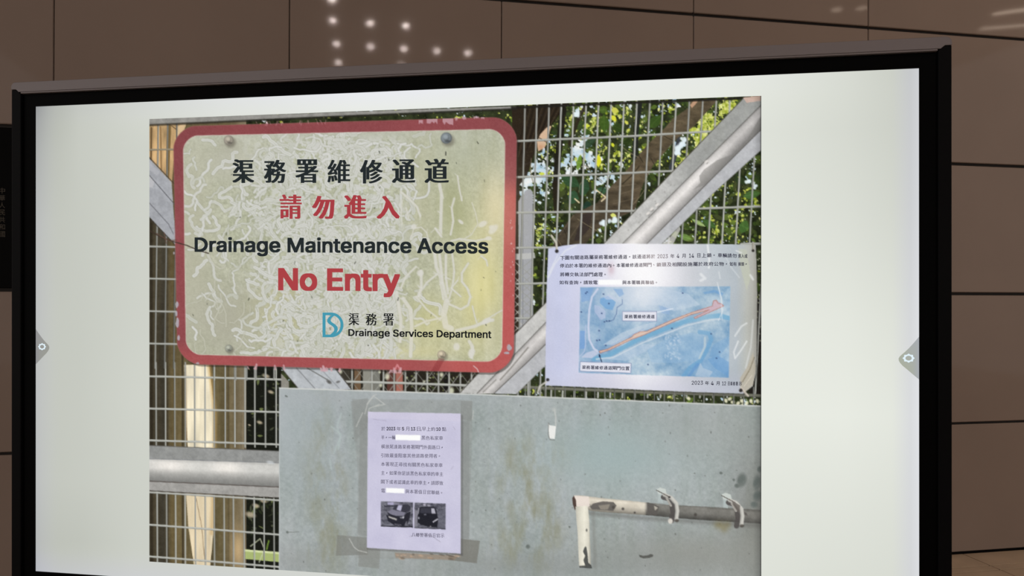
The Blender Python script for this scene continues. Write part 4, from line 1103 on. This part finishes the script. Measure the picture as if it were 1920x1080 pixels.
screen_part('slide_page', me, 'white slide page lit on the screen')

# the photograph on the slide
PNX, PNY = 820, 640
uu = np.linspace(0, 1, PNX); vv = np.linspace(0, 1, PNY)
U, V = np.meshgrid(uu, vv)
PX = 280.3 + U * (1427.3 - 280.3)
YT = 223.3 + (PX - 280) * (179.7 - 223.3) / 1147.0
YB = 1052.8 + (PX - 280) * 0.0648
PY = YT + V * (YB - YT)
fx = np.clip(PX - CX0 - .5, 0, CW - 1.001); fy = np.clip(PY - CY0 - .5, 0, CH - 1.001)
xi = fx.astype(int); yi = fy.astype(int); ax2 = (fx - xi)[..., None]; ay2 = (fy - yi)[..., None]
smp = (CV[yi, xi] * (1 - ax2) + CV[yi, xi + 1] * ax2) * (1 - ay2) + (CV[yi + 1, xi] * (1 - ax2) + CV[yi + 1, xi + 1] * ax2) * ay2
me = grid_mesh('slide_photograph', np.stack([PX, PY], -1).reshape(-1, 2), PNX, PNY, smp.reshape(-1, 3), -0.0003)
screen_part('slide_photograph', me, 'photograph on the slide of a sign and paper notices on a wire mesh gate')

# ------------------------------------------------------------------ lettering (flat, crisp shapes on the screen face)
_glyphs = {}
try:   # the sans face that ships with Blender itself; the built-in face otherwise
    import os
    SANS = bpy.data.fonts.load(os.path.join(bpy.utils.resource_path('LOCAL'), 'datafiles', 'fonts', 'Inter.woff2'))
except Exception:
    SANS = None
def glyph(s, raw=False):
    if (s, raw) in _glyphs: return _glyphs[(s, raw)]
    c = bpy.data.curves.new('lettering', 'FONT')
    c.body = s; c.fill_mode = 'FRONT'; c.resolution_u = 3
    if SANS is not None and s.isascii(): c.font = SANS
    o = bpy.data.objects.new('lettering', c)
    COL.objects.link(o)
    dg = bpy.context.evaluated_depsgraph_get()
    me = o.evaluated_get(dg).to_mesh()
    me.calc_loop_triangles()
    v = np.zeros(len(me.vertices) * 3, np.float32); me.vertices.foreach_get('co', v)
    t = np.zeros(len(me.loop_triangles) * 3, np.int32); me.loop_triangles.foreach_get('vertices', t)
    v = v.reshape(-1, 3)[:, :2].copy(); t = t.reshape(-1, 3).copy()
    if s.isascii() and 'D' in s and not raw:
        dv, _ = glyph('D', True)
        dlo, dhi = dv.min(0), dv.max(0)
        for k, chh in enumerate(s):
            if chh != 'D': continue
            if k == 0: x0, x1 = dlo[0], dhi[0]
            else:
                pv, _ = glyph(s[:k + 1], True)
                x1 = pv[:, 0].max(); x0 = x1 - (dhi[0] - dlo[0])
            cx_ = v[t].mean(1)[:, 0]
            t = t[~((cx_ > x0 - .01) & (cx_ < x1 + .01))]
            h = dhi[1] - dlo[1]; y0 = dlo[1]; w_ = x1 - x0; st_ = .125 * h
            oo, ii = [(x0, y0 + h), (x0, y0)], [(x0 + st_, y0 + h - st_), (x0 + st_, y0 + st_)]
            cxx = x1 - h * .5
            for j in range(17):
                a = -math.pi / 2 + math.pi * j / 16
                oo.append((cxx + h * .5 * math.cos(a), y0 + h / 2 + h / 2 * math.sin(a)))
                ii.append((cxx + (h * .5 - st_) * math.cos(a), y0 + h / 2 + (h / 2 - st_) * math.sin(a)))
            n0 = len(v); m = len(oo)
            v = np.concatenate([v, np.array(oo + ii, np.float32)])
            tt = []
            for j in range(m):
                q = (j + 1) % m
                tt += [(n0 + j, n0 + q, n0 + m + q), (n0 + j, n0 + m + q, n0 + m + j)]
            t = np.concatenate([t, np.array(tt, np.int32)])
    o.evaluated_get(dg).to_mesh_clear()
    bpy.data.objects.remove(o); bpy.data.curves.remove(c)
    _glyphs[(s, raw)] = (v, t)
    return v, t

class Ink:
    """collects flat shapes given in photo pixels"""
    def __init__(self): self.v = []; self.f = []; self.c = []; self.n = 0
    def add(self, px, tris, col):
        px = np.asarray(px, float)
        self.v.append(px); self.f.append(np.asarray(tris, np.int64) + self.n); self.n += len(px)
        col = np.asarray(col, float)
        self.c.append(np.tile(col, (len(px), 1)) if col.ndim == 1 else col)
    def poly(self, pts, col):
        from mathutils.geometry import tessellate_polygon
        tr = tessellate_polygon([[Vector((x, y, 0)) for x, y in pts]])
        self.add(pts, tr, col)
    def text(self, s, quad, col, shifts=((0, 0),)):
        """ink box of s fitted to quad TL TR BR BL (pixels); shifts in pixels thicken the strokes"""
        v, t = glyph(s)
        if not len(v): return
        lo, hi = v.min(0), v.max(0)
        u = (v[:, 0] - lo[0]) / max(hi[0] - lo[0], 1e-6); w = (hi[1] - v[:, 1]) / max(hi[1] - lo[1], 1e-6)
        q = np.asarray(quad, float)
        p = (q[0][None] * (1 - u)[:, None] + q[1][None] * u[:, None]) * (1 - w)[:, None] + (q[3][None] * (1 - u)[:, None] + q[2][None] * u[:, None]) * w[:, None]
        for (dx, dy) in shifts:
            self.add(p + np.array([dx, dy]), t, col(p) if callable(col) else col)
    def build(self, yoff, name):
        px = np.concatenate(self.v); f = np.concatenate(self.f); c = np.concatenate(self.c)
        p = to_screen(px)
        co = np.zeros((len(p), 3), np.float32); co[:, 0] = p[:, 0]; co[:, 1] = yoff; co[:, 2] = p[:, 1]
        me = bpy.data.meshes.new(name)
        me.vertices.add(len(co)); me.vertices.foreach_set('co', co.ravel())
        me.loops.add(f.size); me.loops.foreach_set('vertex_index', f.ravel().astype(np.int32))
        me.polygons.add(len(f)); me.polygons.foreach_set('loop_start', np.arange(0, f.size, 3, dtype=np.int32))
        me.update(calc_edges=True)
        set_colours(me, lin(c))
        me.materials.append(M_SCREEN)
        return me

def box(x0, y0, x1, y1, dy=0.0):
    return [(x0, y0), (x1, y0 + dy), (x1, y1 + dy), (x0, y1)]
def ring(r, n=8): return tuple((r * math.cos(2 * math.pi * k / n), r * math.sin(2 * math.pi * k / n)) for k in range(n)) + ((0, 0),)
def xfat(w): return tuple((k, 0) for k in np.linspace(-w, w, 5))

def bold(w, h): return tuple((a * w, b * h) for a in (-1, -.5, 0, .5, 1) for b in (-1, 0, 1))
def fat(w, h): return tuple((k, d) for k in np.linspace(-w, w, 5) for d in (-h, h))
BLK, RED = (38, 44, 46), (168, 62, 68)
ink = Ink()
for ch, x0, y0, x1, y1, f in [('渠', 436, 299, 477, 343, 2.0), ('務', 495, 300, 537, 343, 1.7), ('署', 554, 299, 597, 343, 1.9), ('維', 614, 300, 657, 343, 1.25), ('修', 675, 300, 718, 344, 1.6), ('通', 735, 299, 779, 343, 1.9), ('道', 796, 298, 842, 343, 1.9)]:
    ink.text(ch, box(x0 + f, y0, x1 - f, y1), BLK, fat(f, .2))
screen_part('sign_lettering', ink.build(-0.0006, 'sign_lettering'), 'bold black Chinese lettering of the pictured sign')
ink = Ink()
for ch, x0, y0, x1, y1, f in [('請', 524.5, 365, 566, 410, 1.5), ('勿', 585, 367.5, 627.5, 410, 2.2), ('進', 645, 366, 688, 410, 1.9), ('入', 706, 367.5, 749.5, 410, 2.3)]:
    ink.text(ch, box(x0 + f, y0, x1 - f, y1), RED, fat(f, .25))
screen_part('sign_lettering', ink.build(-0.0006, 'sign_lettering'), 'bold red Chinese lettering of the pictured sign')
ink = Ink()
ink.text('Drainage Maintenance Access', [(366.4, 445.2), (914.4, 447.2), (914.4, 482.6), (366.4, 479.0)], BLK, bold(1.25, .85))
screen_part('sign_lettering', ink.build(-0.0006, 'sign_lettering'), 'bold black English lettering of the pictured sign')
ink = Ink()
ink.text('No Entry', [(524, 504), (748, 505.5), (748, 556), (524, 554)], (172, 66, 70), bold(2.3, 1.5))
screen_part('sign_lettering', ink.build(-0.0006, 'sign_lettering'), 'bold red English lettering of the pictured sign')

ink = Ink()
for ch, x0, x1, dy in [('渠', 653.6, 673.8, 0), ('務', 686, 707, .4), ('署', 718.6, 738.6, .8)]:
    ink.text(ch, box(x0 + .5, 587 + dy, x1 - .5, 609.8 + dy), (30, 32, 34), xfat(.55))
ink.text('Drainage Services Department', [(653.9, 616.9), (921, 620), (921, 637.6), (653.9, 633.2)], (24, 26, 28), bold(.55, .35))
TEAL = (70, 152, 174)
def lg(p): return [(590 + x / 5.486, 570 + y / 5.486) for x, y in p]
outer, inner = [], []
for k in range(25):
    a = -math.pi / 2 + math.pi * k / 24
    outer.append((172 + 125 * math.cos(a), 215 + 127 * math.sin(a))); inner.append((170 + 98 * math.cos(a), 215 + 100 * math.sin(a)))
outer = lg([(82, 88)] + outer + [(82, 342)]); inner = lg([(113, 116)] + inner + [(113, 314)])
n = len(outer)
tr = []
for k in range(n):
    j = (k + 1) % n
    tr += [(k, j, n + j), (k, n + j, n + k)]
ink.add(outer + inner, tr, TEAL)
sl_ = lg([(178, 112), (146, 136), (130, 160), (130, 182), (142, 200), (184, 228), (200, 246), (203, 266), (192, 288), (160, 316)])
sr_ = lg([(214, 112), (182, 136), (166, 156), (166, 174), (178, 188), (216, 212), (236, 236), (240, 262), (228, 292), (204, 316)])
m_ = len(sl_); tr = []
for k in range(m_ - 1): tr += [(k, k + 1, m_ + k + 1), (k, m_ + k + 1, m_ + k)]
ink.add(sl_ + sr_, tr, TEAL)
screen_part('department_logo', ink.build(-0.0006, 'department_logo'), 'teal D shaped logo and department name on the pictured sign')

# hung notice lettering
ink = Ink()
def fade(p):
    g = np.exp(-((p[:, 0] - 1228) / 42) ** 2)[:, None]
    return (1 - g) * np.array([52, 52, 70]) + g * np.array([150, 138, 140])
def run(ink, s, xs, xe, yf, h, col, shifts):
    n = len(s); pitch = (xe - xs) / n
    for k, ch in enumerate(s):
        if ch == ' ': continue
        x0 = xs + k * pitch; cw = pitch * .88; yc = yf(x0 + cw / 2)
        if ch in '，。、,':
            x0 += pitch * .25
            ink.text(ch, box(x0, yc - 1.2, x0 + 2.4, yc + 1.4), col, shifts)
        else:
            wf = .62 if ch in '日目' else (.8 if ch == '口' else 1.0)
            hh = h * (.13 if ch == '一' else (.8 if ch == '口' else 1.0))
            ink.text(ch, box(x0 + cw * (1 - wf) / 2, yc - hh / 2, x0 + cw * (1 + wf) / 2, yc + hh / 2), col, shifts)
th = ((-.2, 0), (.2, 0), (0, -.12), (0, .12))
y1 = lambda x: np.interp(x, [1051, 1060, 1100, 1176, 1232, 1340, 1401], [484.6, 483.4, 482.4, 481.6, 480.6, 478.4, 480.2])
y2 = lambda x: np.interp(x, [1050, 1150, 1231, 1330, 1400], [498.3, 497.6, 496.4, 494.8, 495.2])
y3 = lambda x: 514.6
y4 = lambda x: np.interp(x, [1049, 1232], [529.6, 529.6])
run(ink, '下圖有關道路屬渠務署維修通道，', 1050.6, 1186, y1, 7.6, fade, th)
run(ink, '該通道將於', 1186, 1229.5, y1, 7.6, fade, th)
ink.text('2023', box(1232.8, 476.8, 1252, 484.2), fade, th)
for s, a, b in [('年', 1257, 1264.5), ('4', 1269, 1273.4), ('月', 1279, 1285.4), ('14', 1292, 1301)]: ink.text(s, box(a, y1(a) - 3.8, b, y1(a) + 3.8), fade, th)
run(ink, '日上鎖。', 1306, 1345, y1, 7.8, fade, th); run(ink, '車輛請勿', 1346, 1382, y1, 7.8, fade, th); run(ink, '進入或', 1384, 1402, y1, 7.4, fade, th)
run(ink, '停泊於本署的維修通道內。', 1050, 1156, y2, 7.4, fade, th); run(ink, '本署維修通道閘門、', 1156, 1231, y2, 7.4, fade, th); run(ink, '鎖頭及相關設施屬於政府公物，', 1231, 1368, y2, 7.6, fade, th)
run(ink, '如有', 1368, 1382, y2, 7.4, fade, th); run(ink, '損毀，', 1384, 1402, y2, 7, fade, th)
run(ink, '將轉交執法部門處理。', 1050.4, 1140, y3, 7.6, fade, th)
run(ink, '如有查詢，請致電', 1049, 1121.5, y4, 7.2, fade, th); run(ink, '與本署職員聯絡。', 1167, 1236, y4, 7.2, fade, th)
NAVY = (44, 48, 74)
run(ink, '渠務署維修通道', 1170.8, 1228.4, lambda x: 593.6, 7, NAVY, th)
run(ink, '渠務署維修通道閘門位置', 1091.3, 1181, lambda x: np.interp(x, [1091, 1181], [688.6, 690.8]), 7, NAVY, th)
GR = (58, 58, 72)
for s, a, b in [('2023', 1297, 1318), ('年', 1322, 1329.4), ('4', 1333, 1338), ('月', 1343, 1349), ('12', 1354, 1361), ('日', 1365, 1368), ('渠', 1369.4, 1373.4), ('務', 1374.4, 1378.4), ('署', 1379.4, 1383.6), ('示', 1385.2, 1391)]:
    yc = np.interp(a, [1297, 1391], [717.6, 719.6]); ink.text(s, box(a, yc - 3.6, b, yc + 3.6), GR, th)
screen_part('map_notice_lettering', ink.build(-0.0006, 'map_notice_lettering'), 'small dark handwriting style lettering of the pictured map notice')

# taped notice lettering
ink = Ink()
PG = (98, 94, 114); PB = (62, 60, 74); t2 = ((-.12, 0), (.12, 0)); t3 = ring(.3, 6)
def yl(a, b): return lambda x: np.interp(x, [715, 836], [a, b])
f1 = yl(803.6, 804.6)
for s, a, b in [('於', 715.3, 722.4), ('年', 743.8, 752), ('月', 761, 767.6), ('日', 782, 788.4), ('早', 791.4, 799), ('上', 800, 807.6), ('約', 808.4, 816), ('點', 829, 836.8)]:
    ink.text(s, box(a, f1(a) - 3.8, b, f1(a) + 3.8), PG, t2)
for s, a, b in [('2023', 725.2, 741.2), ('5', 754, 757.8), ('13', 771, 778.4), ('10', 818.4, 826)]: ink.text(s, box(a, f1(a) - 3.1, b, f1(a) + 3.1), PB, t3)
ink.text(',', box(789.4, f1(790) + 1.6, 790.6, f1(790) + 4.2), PG, t2)
run(ink, '半,一輛', 715, 742, yl(820, 821), 7.6, PG, t2); run(ink, '黑色私家車', 790.4, 831.6, yl(820, 821.4), 7.6, PG, t2)
run(ink, '橫放尾逢路渠務署閘門外面路口,', 715, 834, yl(837, 839), 7.6, PG, t2)
run(ink, '引致嚴重阻塞其他道路使用者。', 714.6, 829, yl(853.7, 855), 7.6, PG, t2)
run(ink, '本署現正尋找有關黑色私家車車', 714.6, 831, yl(870, 872.4), 7.6, PG, t2)
run(ink, '主,如果你是該黑色私家車的車主', 714.6, 832, yl(886.4, 889), 7.6, PG, t2)
run(ink, '閣下或者認識此車的車主,請即致', 714.6, 832, yl(903, 906), 7.6, PG, t2)
ink.text('電', box(715.2, 916, 722.2, 923.6), PG, t2); run(ink, '與本署值日官聯絡。', 760.4, 833, yl(919.4, 924), 7.6, PG, t2)
screen_part('taped_notice_lettering', ink.build(-0.0006, 'taped_notice_lettering'), 'small grey lettering of the pictured taped notice')
ink = Ink()
run(ink, '八鄉警署值日官示', 772, 834, yl(1000.6, 1004.4), 7.6, PG, t2)
screen_part('taped_notice_lettering', ink.build(-0.0006, 'taped_notice_lettering'), 'small grey closing line of the pictured taped notice')

# the two settings tabs at the screen's edges
def tab(edge_x, cy, hh, depth, gear_x, gr, gry, sgn, c0, c1):
    k = Ink()
    pts = [(edge_x, cy - hh)]
    prof = [(.40, -.62), (.66, -.40), (.82, -.24), (.93, -.10), (.985, .0), (.93, .10), (.82, .24), (.66, .40), (.40, .62)]
    prof = [(0, -1), (.25, -.72), (.5, -.46), (.70, -.28), (.84, -.17), (.95, -.07), (1, .02), (.99, .12), (.93, .22), (.80, .36), (.62, .50), (.35, .72), (0, 1)]
    pts = [(edge_x + sgn * depth * a, cy + hh * b) for a, b in prof]
    k.poly(pts, np.array([np.array(c0) * (1 - min(a * 2.2, 1)) + np.array(c1) * min(a * 2.2, 1) for a, b in prof]))
    me1 = k
    n = 16
    o_, i_ = [], []
    for j in range(n):
        a = 2 * math.pi * j / n + math.pi / 2
        r1 = 1.0 if j % 2 == 0 else .80
        o_.append((gear_x + gr * r1 * math.cos(a), cy + gry * r1 * math.sin(a))); i_.append((gear_x + gr * .52 * math.cos(a), cy + gry * .52 * math.sin(a)))
    return me1, (o_, i_, n)
for (ex, cy, hh, dp, gxx, gr, gry, sg, c0, c1) in [(67.3, 650, 33, 25.3, 79.2, 7.6, 6.8, 1, (146, 146, 148), (154, 155, 148)), (1723, 671.5, 40, 38.2, 1703.5, 11.6, 8.6, -1, (168, 172, 178), (170, 175, 160))]:
    k, (o_, i_, n) = tab(ex, cy, hh, dp, gxx, gr, gry, sg, c0, c1)
    screen_part('settings_tab', k.build(-0.0003, 'settings_tab'), 'grey pull-out tab at the edge of the screen')
    g = Ink(); tr = []
    for a in range(n):
        b = (a + 1) % n; tr += [(a, b, n + b), (a, n + b, n + a)]
    g.add(o_ + i_, tr, (226, 242, 250))
    screen_part('gear_icon', g.build(-0.0006, 'gear_icon'), 'white gear icon on the grey tab')

# ------------------------------------------------------------------ gold characters on the black wall panel
gv, gt = [], []
nv = 0
inv_w = np.array(insc.matrix_world.inverted())
wx = lambda px: (lambda d: EYE + d * ((wall_n @ (np.array([0, W_D, CAM_Z]) - EYE)) / (d @ wall_n)))(rays([px])[0])
for k, ch in enumerate('中華人民共和國'):
    v, t = glyph(ch)
    cy = 357.5 + k * 13.6
    q = [inv_w[:3, :3] @ wx(p) + inv_w[:3, 3] for p in ((-1.5, cy - 5.4), (9.5, cy - 5.4), (9.5, cy + 5.4), (-1.5, cy + 5.4))]
    lo, hi = v.min(0), v.max(0)
    u = (v[:, 0] - lo[0]) / (hi[0] - lo[0]); w = (hi[1] - v[:, 1]) / (hi[1] - lo[1])
    q = np.array(q)
    p = (q[0] * (1 - u)[:, None] + q[1] * u[:, None]) * (1 - w)[:, None] + (q[3] * (1 - u)[:, None] + q[2] * u[:, None]) * w[:, None]
    p[:, 1] = -PANEL_T / 2 - 0.0006
    gv.append(p); gt.append(t + nv); nv += len(p)
gv = np.concatenate(gv); gt = np.concatenate(gt)
me = bpy.data.meshes.new('gold_lettering')
me.from_pydata(gv.tolist(), [], gt.tolist())
link('gold_lettering', me, insc, M_GOLD)['label'] = 'dull gold Chinese characters in a column'
